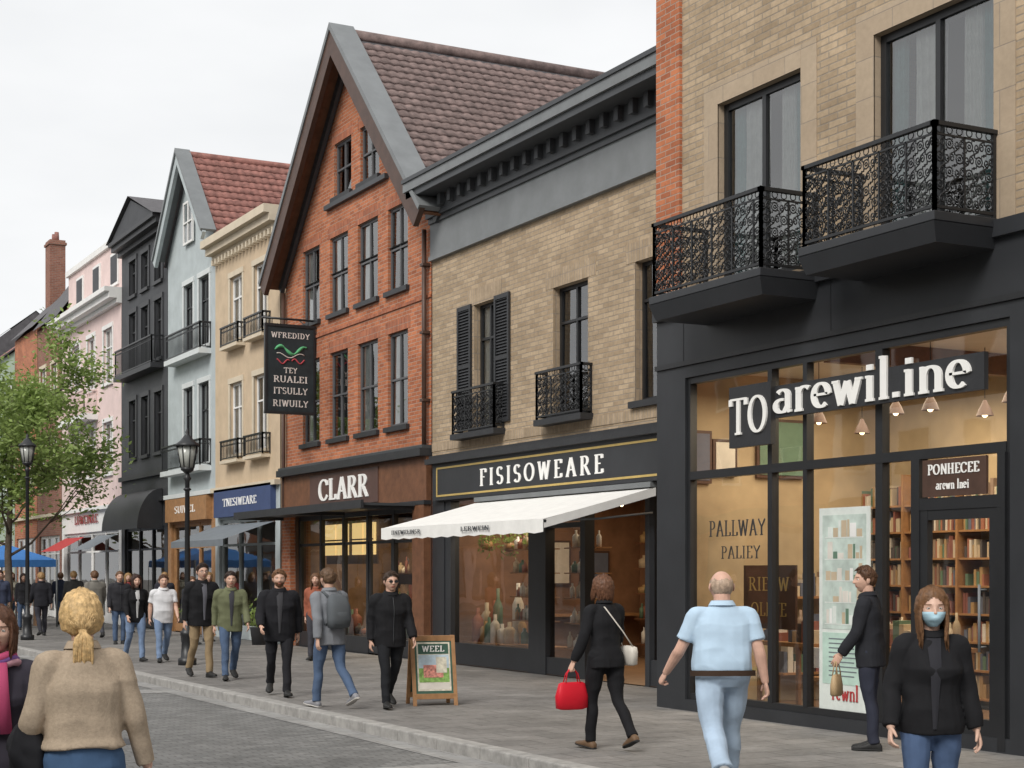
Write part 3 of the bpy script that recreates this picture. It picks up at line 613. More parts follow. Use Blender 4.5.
for a in (11.775,12.915): bd.box(a,a+.05,33.955,34.045,5.31,7.2,M['blackmetal'])
br=H['bracket']; br.tube([(13.,34,7.38),(11.72,34,7.38)],.025,M['blackmetal'],8); br.tube([(13,34,6.6),(12.98,34,7.1),(12.6,34,7.36)],.015,M['blackmetal'],6)
for a in (11.95,12.8): br.tube([(a,34,7.38),(a,34,7.25)],.012,M['blackmetal'],5)
tx=H['lettering']; chalk=mat('chalk_paint',(.68,.62,.58),.9,.2,9,0)
for s,z,w,h in (('WFREDIDY',6.95,.92,.12),('RUALEI',5.96,.82,.14),('TEY',6.17,.32,.12),('ITSULLY',5.7,.82,.14),('RIWUILY',5.42,.85,.14)):
    lettering(tx,s,(12.38-w/2,33.968,z),(1,0,0),(0,0,1),h,chalk,.004,.16,.09,width=w)
grn=cm_((.12,.42,.2)); rd=cm_((.5,.08,.1))
tx.tube([(12.0+.75*i/20,33.965,6.68+.09*sin(i*.42)) for i in range(21)],[.012+.03*abs(sin(i*.5)) for i in range(21)],grn,5); tx.tube([(12.05+.65*i/16,33.964,6.56+.05*sin(i*.5+1)) for i in range(17)],.012,chalk,5)
tx.tube([(12.05+.3*i/12,33.963,6.42+.05*cos(i*.6)) for i in range(13)],.016,rd,5); tx.tube([(12.4+.3*i/12,33.963,6.44+.05*sin(i*.6)) for i in range(13)],.016,rd,5)
H.done()
# ============================================================ generic far buildings
def facade(name,y0,y1,zt,m,cols,rows,fm,D=13.,trim=None,shoph=3.1,shopm=None,bays=3,door=1,sill=True,planes=(),ztop=None,cur=.4,nx=2,zts=(.66,),depth=11,roof=None,head=True):
    B=Grp(name,(D,(y0+y1)/2,0)); tm=trim or m; W=B['walls']
    wn=[(a,b,c,d) for a,b in cols for c,d in rows]
    wall(W,D,y0,y1,shoph+.8,ztop or zt,wn,m,planes=planes,rev=.16)
    wall(W,D,y0,y1,0,shoph+.8,[(y0+.35,y1-.35,0,shoph)],shopm or m,rev=.15)
    shell(W,D+.02,y0+.01,y1-.01,zt,m,depth,roof or M['zinc'])
    for a,b,c,d in wn:
        window(B,D,a,b,c,d,fm,nx,zts,.07,.06,cur,sill=tm if sill else None)
        if head:
            T=B['trim']; T.box(D-.04,D+.01,a-.12,b+.12,d,d+.14,tm); T.box(D-.03,D+.01,a-.11,a,c,d,tm); T.box(D-.03,D+.01,b,b+.11,c,d,tm)
    shopfront(B,D+.02,y0+.4,y1-.4,shoph,fm if shopm is None else shopm,bays,door)
    B['trim'].box(D-.14,D+.02,y0+.01,y1-.01,shoph+.72,shoph+.84,tm)
    return B
B=facade('cream_townhouse',36.4,41.5,10.5,M['cream'],[(37.3,38.3),(39.2,40.2)],[(4.75,6.6),(7.7,9.35)],M['white'],trim=M['creamtrim'],shopm=M['bluegrey'],bays=3,door=0,cur=.5)
cornice(B['trim'],13,36.4,41.5,10.0,[(0,.12,.1),(.12,.3,.28),(.3,.5,.42)],M['creamtrim'])
y=36.5
while y<41.4: B['trim'].box(12.84,13,y,y+.1,9.86,10.0,M['creamtrim']); y+=.28
for z in (4.6,7.55):
    for a,b in ((37.1,38.5),(39.,40.4)): B['balconettes'].box(12.76,12.999,a,b,z-.08,z,M['creamtrim']); rail(B['balconettes'],(12.8,b),(12.8,a),z,z+.5,M['blackmetal'],False); rail(B['balconettes'],(12.8,a),(12.99,a),z,z+.5,M['blackmetal'],False)
S=B['shop_sign']; S.box(12.86,13,36.7,41.2,3.15,3.88,M['blueboard']); lettering(S,'TNESIWEARE',(12.86,40.4,3.42),(0,-1,0),(0,0,1),.2,M['white_l'],.01,.14,.06,width=2.7)
A=B['awning']; A.grid([[(12.98-1.3*t,36.7+4.4*j/10,2.95-.45*t) for j in range(11)] for t in (0,.5,1)],M['teal']); A.grid([[(11.68,36.7+4.4*j/10,2.5-.16*t) for j in range(11)] for t in (0,1)],M['teal'])
B.done()
y0,y1=41.5,46.06; yc2=43.8; ze2=10.6; za2=13.3; h2=2.45; s2=(za2-ze2)/h2
B=facade('bluegrey_gable_house',y0,y1,10.4,M['bluegrey'],[(42.0,42.95),(43.5,44.4)],[(4.7,6.9),(7.9,9.8)],M['charc2'],trim=M['lttrim'],shopm=M['woodl'],planes=[(-s2,1,za2-s2*yc2),(s2,1,za2+s2*yc2)],ztop=za2,door=2,cur=.5)
window(B,12.9,43.3,44.2,10.9,12.1,M['white'],2,(.5,),0,.06,0)
Vg=B['bargeboard']
for s in (-1,1):
    for (xa,xb_,off,th,mm) in ((12.6,12.7,.16,.26,M['bluegrey']),(12.55,12.98,.24,.08,M['zinc'])):
        a=V((0,yc2,za2+off)); b=V((0,yc2+s*h2,ze2+off)); nn=V((0,s*s2,1)).normalized(); q=[a,b,b-nn*th,a-V((0,0,th*math.sqrt(1+s2*s2)))]
        Vg.loft([[V((x,p.y,p.z)) for p in q] for x in (xa,xb_)],mm,True,False)
for s in (-1,1):
    o=V((12.94,yc2+s*h2,ze2+.05)); up=V((0,-s*h2,za2-ze2)); tiles(B['roof'],o,V((8.5,0,0)),up,M['tiler']); B['roof'].face([o,o+V((8.5,0,0)),o+V((8.5,0,0))+up,o+up],M['slate'])
B['roof'].tube([(12.95,yc2,za2+.1),(21.4,yc2,za2+.1)],.1,M['tiler'],8); B['roof'].face([(21.4,yc2-h2,ze2),(21.4,yc2+h2,ze2),(21.4,yc2,za2)],M['bluegrey'])
for z,a,b in ((7.75,41.9,45.2),(4.6,41.9,45.6)):
    B['balcony'].box(12.65,12.999,a-.05,b+.05,z-.14,z,M['lttrim']); rail(B['balcony'],(12.7,b),(12.7,a),z,z+.7,M['blackmetal'],False); rail(B['balcony'],(12.7,a),(12.99,a),z,z+.7,M['blackmetal'],False)
S=B['shop_sign']; S.box(12.84,13,41.8,45.8,3.15,3.8,M['woodl']); lettering(S,'SUIWEL',(12.84,44.8,3.38),(0,-1,0),(0,0,1),.2,M['white_l'],.01,.14,.06,width=2.)
B.done()
B=facade('black_townhouse',46.1,51.4,12.1,M['charc'],[(46.65,47.45),(48.15,48.95),(49.6,50.4)],[(5.3,7.1),(8.1,9.85),(10.4,11.5)],M['charc2'],trim=M['charc2'],shopm=M['charc2'],cur=.5)
cornice(B['trim'],13,46.1,51.4,11.8,[(0,.15,.15),(.15,.3,.35),(.3,.42,.45)],M['charc2'])
B['trim'].loft([[(x,46.2,12.22),(x,51.3,12.22),(x,48.75,13.1)] for x in (12.6,13.4)],M['charc'],True,False)
B['roof'].face([(12.5,46.0,12.2),(20,46.0,12.2),(20,48.75,13.22),(12.5,48.75,13.22)],M['slate']); B['roof'].face([(12.5,51.5,12.2),(12.5,48.75,13.22),(20,48.75,13.22),(20,51.5,12.2)],M['slate'])
B['balcony'].box(12.6,12.999,46.5,50.9,7.75,7.9,M['charc2']); rail(B['balcony'],(12.65,50.85),(12.65,46.55),7.9,8.7,M['blackmetal'],False); rail(B['balcony'],(12.65,46.55),(12.99,46.55),7.9,8.7,M['blackmetal'],False)
rows=[]
for i in range(9):
    t=i/8*pi/2; rows.append([(12.98-.75*sin(t),46.6+4.3*j/8,3.0+1.2*cos(t)) for j in range(9)])
B['awning'].grid(rows,M['charc2']); B['awning'].face([(12.98,46.6,3.0)]+[(12.98-.75*sin(i/8*pi/2),46.6,3.0+1.2*cos(i/8*pi/2)) for i in range(9)],M['charc2'])
cornice(B['trim'],13,46.1,51.4,4.6,[(0,.14,.12)],M['charc2'])
B.done()
B=facade('pink_townhouse',51.45,60.2,10.7,M['pink'],[(52.6,53.8),(55.0,56.1),(57.3,58.5)],[(5.0,6.7),(8.0,9.8)],M['white'],trim=M['white'],shopm=M['white'],bays=4,cur=.5)
cornice(B['trim'],13,51.45,60.2,10.4,[(0,.15,.15),(.15,.35,.4),(.35,.5,.55)],M['white'])
W=B['attic']; W.box(13.2,20,51.6,60,10.7,12.6,M['pink']); W.box(13.1,20.1,51.5,60.1,12.6,12.8,M['white'])
for yy in (53,55.5,58): W.box(13.14,13.2,yy-.5,yy+.5,11.2,12.3,M['white']); W.box(13.12,13.15,yy-.4,yy+.4,11.3,12.2,M['charc'])
B['balcony'].box(12.5,12.999,54.6,59.,6.9,7.1,M['white']); rail(B['balcony'],(12.55,58.9),(12.55,54.7),7.1,7.9,M['pink'],False); rail(B['balcony'],(12.55,54.7),(12.99,54.7),7.1,7.9,M['pink'],False)
for a,b,c in ((52,54.5,M['teal']),(56.5,59.5,cm_((.4,.05,.05)))): B['awning'].grid([[(12.98-.9*t,a+(b-a)*j/6,2.95-.5*t) for j in range(7)] for t in (0,1)],c)
S=B['shop_sign']; lettering(S,'LUWEINRE',(12.97,58,3.4),(0,-1,0),(0,0,1),.3,cm_((.3,.06,.06)),.01,width=3.5)
B.done()
def ridge(B,y0,y1,ze,za,m,x0=12.8,x1=20.5,wm=None):
    xc=(x0+x1)/2; R=B['roof']
    for i in range(2):
        xs=x0 if i==0 else x1
        R.face([(xs,y0,ze),(xs,y1,ze),(xc,y1,za),(xc,y0,za)],m)
    R.face([(x0+.2,y0+.02,ze),(x1,y0+.02,ze),(xc,y0+.02,za-.05)],wm or m); R.face([(x0+.2,y1-.02,ze),(x1,y1-.02,ze),(xc,y1-.02,za-.05)],wm or m)
def chim(B,x,y,z0,z1,m):
    c=B['chimney']; c.box(x-.32,x+.32,y-.45,y+.45,z0,z1,m); c.box(x-.37,x+.37,y-.5,y+.5,z1-.2,z1-.1,m)
    for k in (-.25,.25): c.tube([(x,y+k,z1),(x,y+k,z1+.35)],[.11,.09],M['tiler'],8)
B=facade('red_townhouse',60.25,64.6,11.2,M['farbrick'],[(61,62),(63,64)],[(5,6.8),(8,9.6)],M['white'],trim=M['creamtrim'],cur=.4); ridge(B,60.25,64.6,11.2,14.4,M['slate'],x1=17.5,wm=M['farbrick']); B.done()
B=facade('brick_townhouse',64.65,69.2,11.4,M['redbrick'],[(65.4,66.4),(67.5,68.5)],[(5,6.6),(7.6,9.2)],M['white'],trim=M['creamtrim']); ridge(B,64.65,69.2,11.4,13.8,M['slate'],x1=17.5,wm=M['farbrick']); chim(B,14.5,68.4,11.4,15.6,M['farbrick']); B.done()
B=facade('green_townhouse',69.25,75,11,mat('sage_render',(.33,.4,.32),.85,.1,2),[(70,71),(73,74)],[(5,6.8),(8,9.6)],M['white'],trim=M['white']); ridge(B,69.25,75,11,14,M['tiler']); B.done()
yy=75.05
for i,(w,z,m) in enumerate(((8,10.5,M['cream']),(7,12,M['farbrick']),(9,11,M['pink']),(8,13,M['bluegrey']))):
    B=facade('distant_townhouse',yy,yy+w,z,m,[(yy+1,yy+2.2),(yy+w-2.4,yy+w-1.2)],[(5,6.8),(8,9.6)],M['white']); ridge(B,yy,yy+w,z,z+3,M['slate']); B.done(); yy+=w+.05
yy=-30; random.seed(4)
k=0
while yy<105:
    w=random.uniform(7,11); h=random.uniform(7.5,10); m=[M['tanbrick'],M['white'],M['redbrick'],M['cream'],M['bluegrey'],M['pink']][k%6]; k+=1
    O=Grp('opposite_townhouse',(-10,yy,0)); O['walls'].box(-20,-9.5,yy,yy+w,0,h,m); O['trim'].box(-20.2,-9.2,yy,yy+w-.01,h,h+.3,M['zinc'])
    n=max(2,int(w/2.6))
    for i in range(n):
        cy=yy+w*(i+.5)/n
        for z in (4.6,7.4):
            if z+1.8<h: O['window_frames'].box(-9.53,-9.44,cy-.6,cy+.6,z,z+1.8,M['white']); O['window_glass'].box(-9.46,-9.42,cy-.5,cy+.5,z+.1,z+1.7,M['charc2'])
        O['shopfront'].box(-9.53,-9.42,cy-1.1,cy+1.1,.3,3,M['charc2']); O['shopfront'].box(-9.43,-9.41,cy-1,cy+1,.5,2.8,M['teal'])
    O['trim'].box(-9.53,-9.3,yy+.2,yy+w-.2,3.1,3.7,M['fascia']); O.done(); yy+=w+.04
# ============================================================ TREES
def tree(name,x,y,h,cr,seed,nl=9000,z0=2.6,leaf=.1,m=None):
    random.seed(seed); T=Grp(name,(x,y,0)); t=T['trunk']; tips=[]
    base=V((x,y,-.02))
    t.tube([base,base+V((0,0,.5)),base+V((.05,.03,z0*.6)),base+V((.02,.06,z0)),base+V((.1,0,h*.55)),base+V((.15,.1,h*.85))],[.17,.13,.11,.1,.06,.02],M['bark'],9)
    def br(p,d,l,r,lev):
        pts=[p];q=p
        for i in range(4):
            d=(d+V((random.uniform(-.25,.25),random.uniform(-.25,.25),random.uniform(-.08,.2)))).normalized(); q=q+d*l/4; pts.append(q)
            if lev>=1: tips.append(q.copy())
        t.tube(pts,[r,r*.8,r*.6,r*.45,r*.3],M['bark'],5)
        if lev<2:
            for k in range(4):
                s=pts[random.randint(2,4)]; dd=(d+V((random.uniform(-1,1),random.uniform(-1,1),random.uniform(-.3,.6)))*.9).normalized(); br(s,dd,l*random.uniform(.45,.7),r*.45,lev+1)
    for k in range(15):
        a=k*2.4+random.uniform(-.3,.3); z=z0+(h-z0)*.75*k/15; d=V((cos(a),sin(a),random.uniform(.1,.7))).normalized(); br(base+V((.05,.04,z)),d,cr*random.uniform(.6,1.)*(1-.45*k/15),.045,0)
    L=T['foliage']; per=max(1,nl//len(tips))
    for tp in tips:
        kk=int(per*random.uniform(.3,1.8)); sp=random.uniform(.15,.36)
        for i in range(kk):
            c=tp+V((random.gauss(0,sp),random.gauss(0,sp),random.gauss(0,sp*.8))); a=V((random.uniform(-1,1),random.uniform(-1,1),random.uniform(-.6,.6))).normalized(); b=a.cross(V((random.uniform(-1,1),random.uniform(-1,1),random.uniform(-1,1)))).normalized(); s=leaf*random.uniform(.6,1.2)
            L.face([c-a*s,c-b*s*.45,c+a*s,c+b*s*.45],m or M['leaf'])
    T.done()
tree('street_tree',8.7,47.4,8.2,3.3,5,17000,z0=2.2,leaf=.095); tree('street_tree',8.9,62,8.5,3.4,9,8000)
tree('street_tree',-6.4,22,9,3.4,12,6000,leaf=.14); tree('street_tree',-6.4,8,9,3.4,13,6000,leaf=.14)
# ============================================================ STREET LAMPS
def lamp(x,y,h):
    L=Grp('street_lamp',(x,y,0)); p=L['post']; m=M['blackmetal']; c=lambda z:(x,y,z)
    p.tube([c(0),c(.12),c(.14),c(.5),c(.55),c(.62),c(.66),c(1.0),c(h-.95),c(h-.9),c(h-.86),c(h-.8)],[.17,.17,.12,.1,.13,.13,.07,.055,.042,.075,.045,.04],m,14)
    for z in (.9,h-1.1): p.tube([c(z-.03),c(z),c(z+.03)],[.05,.08,.05],m,12)
    hd=L['lantern']; z=h-.8
    hd.tube([c(z),c(z+.05),c(z+.1)],[.05,.12,.13],m,8); hd.tube([c(z+.1),c(z+.5)],[.12,.19],mat('lantern_glass',(.4,.41,.38),.15,.1,4,0),8)
    for k in range(8):
        a=k*pi/4; hd.tube([(x+.125*cos(a),y+.125*sin(a),z+.1),(x+.195*cos(a),y+.195*sin(a),z+.5)],.011,m,4)
    hd.tube([c(z+.49),c(z+.53),c(z+.6),c(z+.68),c(z+.72),c(z+.76),c(z+.82)],[.23,.22,.13,.07,.03,.04,.008],m,12)
    L.done()
lamp(8.1,41.5,5.2); lamp(8.54,28.97,4.35); lamp(-5,14,4.5)
def tent(x,y,w,m):
    T=Grp('market_tent',(x,y,0)); f=T['frame']
    for a in (-w,w):
        for b in (-w,w): f.tube([(x+a,y+b,0),(x+a,y+b,2.1)],.03,M['zinc'],6)
    c=T['canopy']; ap=(x,y,2.6); q=[(x-w,y-w,2.1),(x+w,y-w,2.1),(x+w,y+w,2.1),(x-w,y+w,2.1)]
    for i in range(4):
        a=q[i];b=q[(i+1)%4]; c.face([a,b,ap],m); c.face([a,b,(b[0],b[1],1.88),(a[0],a[1],1.88)],m)
    c2=T['stall']; c2.box(x-w*.8,x+w*.8,y-.3,y+.3,.8,.86,M['woodl'])
    for a in (-w*.7,w*.7): c2.box(x+a-.03,x+a+.03,y-.25,y+.25,0,.8,M['woodl'])
    T.done()
tent(9.6,52.5,1.3,M['tent']); tent(9.2,57.,1.3,M['tent'])
A=Grp('sandwich_board',(8.8,18.8,0)); rz=Matrix.Rotation(-radians(12),3,'Z'); cA=V((8.8,18.85,0))
def ap(x,y,z): return cA+rz@V((x,y,z))
f=A['frame']; pr=A['poster']
pj=[mat('poster_sky',(.45,.55,.62),.6,.2,9,0),mat('poster_grass',(.22,.38,.1),.6,.5,22,0),mat('poster_flowers',(.6,.25,.2),.6,.6,30,0),mat('poster_header',(.04,.1,.07),.6,.2,9,0),mat('poster_cream',(.66,.62,.5),.6,.3,14,0)]
for s in (-1,1):
    yat=lambda z: (.22+(.03-.22)*z/.88)*s
    for x in (-.27,.27): f.obox((ap(x,yat(0),0)+ap(x,yat(.9),.9))/2,rz@V((.025,0,0)),rz@V((0,.015,0)),(ap(x,yat(.9),.9)-ap(x,yat(0),0))/2,M['woodl'])
    for z in (.12,.86): f.obox(ap(0,yat(z),z),rz@V((.27,0,0)),rz@V((0,.016,0)),V((0,0,.035)),M['woodl'])
    def panel(x0,x1,z0,z1,off,m):
        q=[ap(x0,yat(z0)+off*s,z0),ap(x1,yat(z0)+off*s,z0),ap(x1,yat(z1)+off*s,z1),ap(x0,yat(z1)+off*s,z1)]; pr.face(q,m)
    panel(-.25,.25,.15,.84,.004,pj[3]); panel(-.22,.22,.19,.81,.008,pj[4]); panel(-.2,.2,.66,.79,.011,pj[3]); panel(-.2,.2,.48,.65,.011,pj[0]); panel(-.2,.2,.3,.48,.011,pj[1]); panel(-.14,.12,.36,.52,.014,pj[2]); panel(-.2,.2,.21,.29,.011,PC[4]); panel(.03,.17,.42,.62,.0145,pj[4])
    if s<0: lettering(pr,'WEEL',ap(-.15,yat(.7)-.014,.69),rz@V((1,0,0)),V((0,0,1)),.075,M['white_l'],.004,.18,.1,width=.3)
A.done({'frame':.004})
def planter(x,y):
    P=Grp('potted_plant',(x,y,0)); P['pot'].tube([(x,y,0),(x,y,.4),(x,y,.42)],[.16,.21,.23],M['charc'],14)
    random.seed(int(x*10+y))
    for i in range(260):
        c=V((x,y,.65))+V((random.gauss(0,.13),random.gauss(0,.13),random.gauss(0,.15))); a=V((random.uniform(-1,1),random.uniform(-1,1),random.uniform(-.3,1))).normalized(); b=a.cross(V((random.random(),random.random(),.3))).normalized(); s=.06; P['foliage'].face([c-a*s,c-b*s*.4,c+a*s,c+b*s*.4],M['leaf'])
    P.done()
planter(12.4,36.2); planter(12.4,41.6)
# ============================================================ PEOPLE
fold=bpy.data.textures.new('folds','CLOUDS'); fold.noise_scale=.17; fold.noise_depth=1
fold2=bpy.data.textures.new('ridged_folds','MUSGRAVE'); fold2.musgrave_type='RIDGED_MULTIFRACTAL'; fold2.noise_scale=.22; fold2.octaves=1.5
def cat(vals,k):
    out=[]; n=len(vals)
    for i in range(n-1):
        a=vals[max(i-1,0)];b=vals[i];c=vals[i+1];d=vals[min(i+2,n-1)]
        for j in range(k):
            t=j/k; out.append(b*(1-t)**2*(1+2*t)*1. + c*t*t*(3-2*t) + (c-a)*(.5*t*(1-t)**2) - (d-b)*(.5*t*t*(1-t)))
    out.append(vals[-1]); return out
def limb(mb,pts,rad,m,k=4,n=12,flat=1,ref=V((1,0,0)),cap=True):
    P=cat([V(p) for p in pts],k); R=cat([float(r) for r in rad],k); rings=[]
    if cap:
        t0=(P[0]-P[1]).normalized(); t1=(P[-1]-P[-2]).normalized()
        P=[P[0]+t0*R[0]*.75,P[0]+t0*R[0]*.5]+P+[P[-1]+t1*R[-1]*.5,P[-1]+t1*R[-1]*.75]; R=[R[0]*.4,R[0]*.8]+R+[R[-1]*.8,R[-1]*.4]
    for i,p in enumerate(P):
        t=(P[min(i+1,len(P)-1)]-P[max(i-1,0)]).normalized(); a=(ref-t*ref.dot(t))
        if a.length<.1: a=V((0,1,0))-t*t.y
        a.normalize(); b=t.cross(a)
        rings.append([p+a*R[i]*cos(2*pi*j/n)+b*R[i]*flat*sin(2*pi*j/n) for j in range(n)])
    mb.loft(rings,m)
def remesh(o,vox,disp=.0,sm=6,ridge=True):
    r=o.modifiers.new('r','REMESH'); r.mode='VOXEL'; r.voxel_size=vox; r.use_smooth_shade=True
    if sm: s=o.modifiers.new('s','SMOOTH'); s.iterations=sm; s.factor=.5
    if disp:
        for tx_,k in ((fold,1),(fold2,.6)):
            if tx_ is fold2 and not ridge: continue
            d=o.modifiers.new('d','DISPLACE'); d.texture=tx_; d.strength=disp*k; d.mid_level=.5; d.texture_coords='LOCAL'
def lerp(x,xs,ys):
    if x<=xs[0]: return ys[0]
    for i in range(len(xs)-1):
        if x<=xs[i+1]: t=(x-xs[i])/(xs[i+1]-xs[i]); return ys[i]+t*(ys[i+1]-ys[i])
    return ys[-1]
G_=lambda v,s: math.exp(-(v/s)**2)
def headpt(th,ph,female=False,nonose=False):
    sx=sin(th)*sin(ph); sy=sin(th)*cos(ph); sz=cos(th)
    x=.073*sx; y=.094*sy; z=.116*sz
    if sz<0:
        x*=1-(.30 if female else .22)*(-sz)**1.5
        if sy<0: y*=1-.42*(-sz)**1.1
        else: y*=1+.02*(-sz)
    else: y-=.012*sz*(1-sz); x*=1+.03*sz
    if sy>0:
        f=min(1,sy*1.6)
        y+=f*.004*G_(z-.03,.012)*G_(x,.05)
        y-=f*.012*G_(abs(x)-.032,.015)*G_(z-.006,.013)
        y+=f*.004*G_(abs(x)-.045,.018)*G_(z+.022,.016)
        if not nonose:
            pr=lerp(z,[-.036,-.029,-.020,0,.022],[0,.021,.024,.012,.002]); y+=pr*G_(x,.0095+(.006 if z<-.015 else 0))
        y+=f*.006*G_(x,.024)*(G_(z+.049,.0055)+G_(z+.062,.006))-f*.003*G_(x,.026)*G_(z+.0555,.003)
        y-=f*.004*G_(z+.078,.009)*G_(x,.03); y+=f*.007*G_(z+.1,.014)*G_(x,.022)
    return V((x,y,z))
HL=([0,35,58,80,100,125,180],[.070,.062,.045,.004,-.005,-.055,-.072])
def make_head(sp,fn,parent,hi):
    nu,nv=(72,60) if hi else (44,38)
    sk=cm_(sp['skin'],.5,'skin'); lip=cm_(tuple(c*k for c,k in zip(sp['skin'],(.75,.45,.45))),.4,'skin'); hm=cm_(sp['hair'],.5,'hair')
    fem=sp['fem']; mb=MB(); mi=mb.mi(sk); ml=mb.mi(lip); mh=mb.mi(hm)
    rows=[[headpt(pi*(i+.02)/(nv+.04),2*pi*j/nu,fem) for j in range(nu)] for i in range(nv+1)]
    mb.grid([[fn(p) for p in r] for r in rows],sk,closed=True)
    fi=0
    for i in range(nv):
        for j in range(nu):
            c=(rows[i][j]+rows[i+1][(j+1)%nu])/2
            if c.y>.06 and abs(c.x)<.023*(1-.3*abs(c.z+.056)/.01) and -.0665<c.z<-.0455: mb.m[fi]=ml
            if c.y>.05 and .016<abs(c.x)<.05 and .0235<c.z<.0305: mb.m[fi]=mh
            if sp.get('beard') and (c.y>.0 and c.z<-.04) and not mb.m[fi]==ml: mb.m[fi]=mh
            fi+=1
    wh=cm_((.75,.73,.7),.2,'skin'); ir=cm_((.05,.035,.02),.2,'skin')
    for s in (-1,1):
        e=V((s*.0315,.0685,.0065))
        def bl(c,r,m,nn=10,kk=8):
            mb.grid([[fn(c+V((r*sin(pi*i/kk)*cos(2*pi*j/nn),r*sin(pi*i/kk)*sin(2*pi*j/nn),r*.8*cos(pi*i/kk)))) for j in range(nn)] for i in range(kk+1)],m,closed=True)
        bl(e,.0125,wh); bl(e+V((0,.0075,0)),.0062,ir)
        mb.tube([fn(e+V((.0135*cos(a),.0085+.002*sin(a),.0015+.0072*sin(a)))) for a in [pi*q/6 for q in range(7)]],.0022,sk,5)
        rows2=[]
        for i in range(7):
            t=i/6*pi; rows2.append([fn(V((s*(.074+.012*sin(t)*(.6+.4*cos(q*pi/4))),-.012+.019*sin(t)*sin(q*pi/4)-.003*cos(t),-.004+.032*cos(t)))) for q in range(8)])
        mb.grid(rows2,sk,closed=True)
    if sp.get('glasses'):
        gm=M['blackmetal']
        for s in (-1,1):
            mb.tube([fn(V((s*.032+.021*cos(a*pi/8),.098,.005+.016*sin(a*pi/8)))) for a in range(17)],.0018,gm,4)
            if sp['glasses']==2: mb.face([fn(V((s*.032+.021*cos(a*pi/8),.0985,.005+.016*sin(a*pi/8)))) for a in range(16)],gm)
            mb.tube([fn(V((s*.053,.097,.008))),fn(V((s*.075,.05,.008))),fn(V((s*.079,-.01,.004)))],.0018,gm,4)
        mb.tube([fn(V((-.011,.099,.008))),fn(V((.011,.099,.008)))],.0018,gm,4)
    mb.obj('head',parent)
    if sp.get('mask'):
        k=MB(); mm=mat('face_mask_cloth',(.42,.62,.72),.8,.05,8,.002)
        R=[]
        for i in range(13):
            z=-.014-.088*i/12; row=[]
            for j in range(19):
                az=radians(-68+136*j/18); th=math.acos(max(-1,min(1,z/.116))); p=headpt(th,az,fem,True); f=1+.10; bulge=.016*cos(az)*(sin(pi*(i+1.5)/15))
                row.append(fn(V((p.x*f,p.y*f+bulge-.002,z+.0015*sin(i*2.6)))))
            R.append(row)
        k.grid(R,mm)
        for s in (-1,1):
            for zz in (-.02,-.09): k.tube([fn(V((s*.065,.045,zz))),fn(V((s*.077,.01,(zz-.02)/2))),fn(V((s*.08,-.018,-.005)))],.0015,M['white'],4)
        k.obj('face_mask',parent)
    h=MB(); st=sp['style']
    nu2,nv2=72,44; R=[];K=[]
    for i in range(nv2+1):
        row=[];kr=[]
        for j in range(nu2):
            az=360*j/nu2; aa=az if az<=180 else 360-az; th=pi*(i+.02)/(nv2+.04); p=headpt(th,radians(az),fem,True)
            hl=lerp(aa,*HL)
            if st in('long','pony') : hl=lerp(aa,[0,25,50,75,180],[.072,.062,.03,-.07,-.1])
            if st=='balding': vis=(p.z<.05+.02*noise.noise(p*30)) and p.z>hl and aa>62
            else: vis=p.z>hl+.006*noise.noise(p*60)
            d=(p.z-hl); thick=(.021 if st in('long','pony') else .017)*min(1,max(0,d/.035)) if st!='balding' else .003*min(1,max(0,d/.02))*max(0,min(1,(.06-p.z)/.02))
            nrm=V((p.x/.073,p.y/.094,p.z/.116)).normalized()
            strand=1+.5*noise.noise(V((aa*.25,p.z*12,3)))+.35*noise.noise(p*55)
            row.append(fn(p+nrm*(.0015+thick*strand))); kr.append(vis)
        R.append(row);K.append(kr)
    h.grid(R,hm,closed=True,keep=lambda i,j:K[i][j] or K[i+1][j] or K[i][(j+1)%nu2] or K[i+1][(j+1)%nu2])
    rnd=random.Random(int(sp['skin'][0]*1000)+int(sp['hair'][0]*999)+int(sp.get('len',0)*1000))
    if st in ('long','pony'):
        ln=sp.get('len',.30); nst=460 if hi else 150
        for i in range(nst):
            side=rnd.choice((-1,1)); aa=rnd.uniform(62,180) if st=='long' else rnd.uniform(60,180); az=radians(aa)*side
            p=headpt(radians(rnd.uniform(25,95)),az,fem,True); nrm=V((p.x/.073,p.y/.094,p.z/.116)).normalized(); a=p+nrm*.014
            L=ln*rnd.uniform(.75,1.08)+max(0,a.z)*.8; w=rnd.uniform(.0,.009); pts=[a]
            for q in range(1,8):
                t=q/7
                if st=='long':
                    zz=a.z-L*t; low=max(0,min(1,(-.05-zz)/.1)); rad=1-.10*low+(.12*max(0,-.18-zz)/.1)
                    ex=sin(az)*(.078+w)*rad; ey=cos(az)*(.100+w)*rad-.004+(.035*t if aa<95 else 0); pts.append(a.lerp(V((ex+.004*sin(t*5+i),ey,zz)),min(1,t*2.2)))
                else:
                    tie=V((.0,-.098,-.055)); pts.append(a.lerp(tie,min(1,t*2))+nrm*.016*sin(min(1,t*2)*pi) if t<=.5 else tie+V((sin(i)*.04*min(1,(t-.5)*4),-.02*sin((t-.5)*2*pi)-.012*(i%4)/3,-L*(t-.5)*2)))
            h.tube([fn(p) for p in pts],[.006,.008,.008,.007,.006,.006,.005,.0015],hm,4)
    elif st=='short' and hi:
        for i in range(240):
            az=radians(rnd.uniform(0,360)); p=headpt(radians(rnd.uniform(4,78)),az,fem,True); aa=abs(math.degrees(math.atan2(p.x,p.y)))
            if p.z<lerp(aa,*HL)+.012: continue
            nrm=V((p.x/.073,p.y/.094,p.z/.116)).normalized(); fl=V((.3*sin(i),.6 if p.z>.07 else -.2,-.6)); a=p+nrm*.012; h.tube([fn(a),fn(a+nrm*.012+fl*.008),fn(a+nrm*.010+fl*.026)],[.005,.005,.001],hm,4)
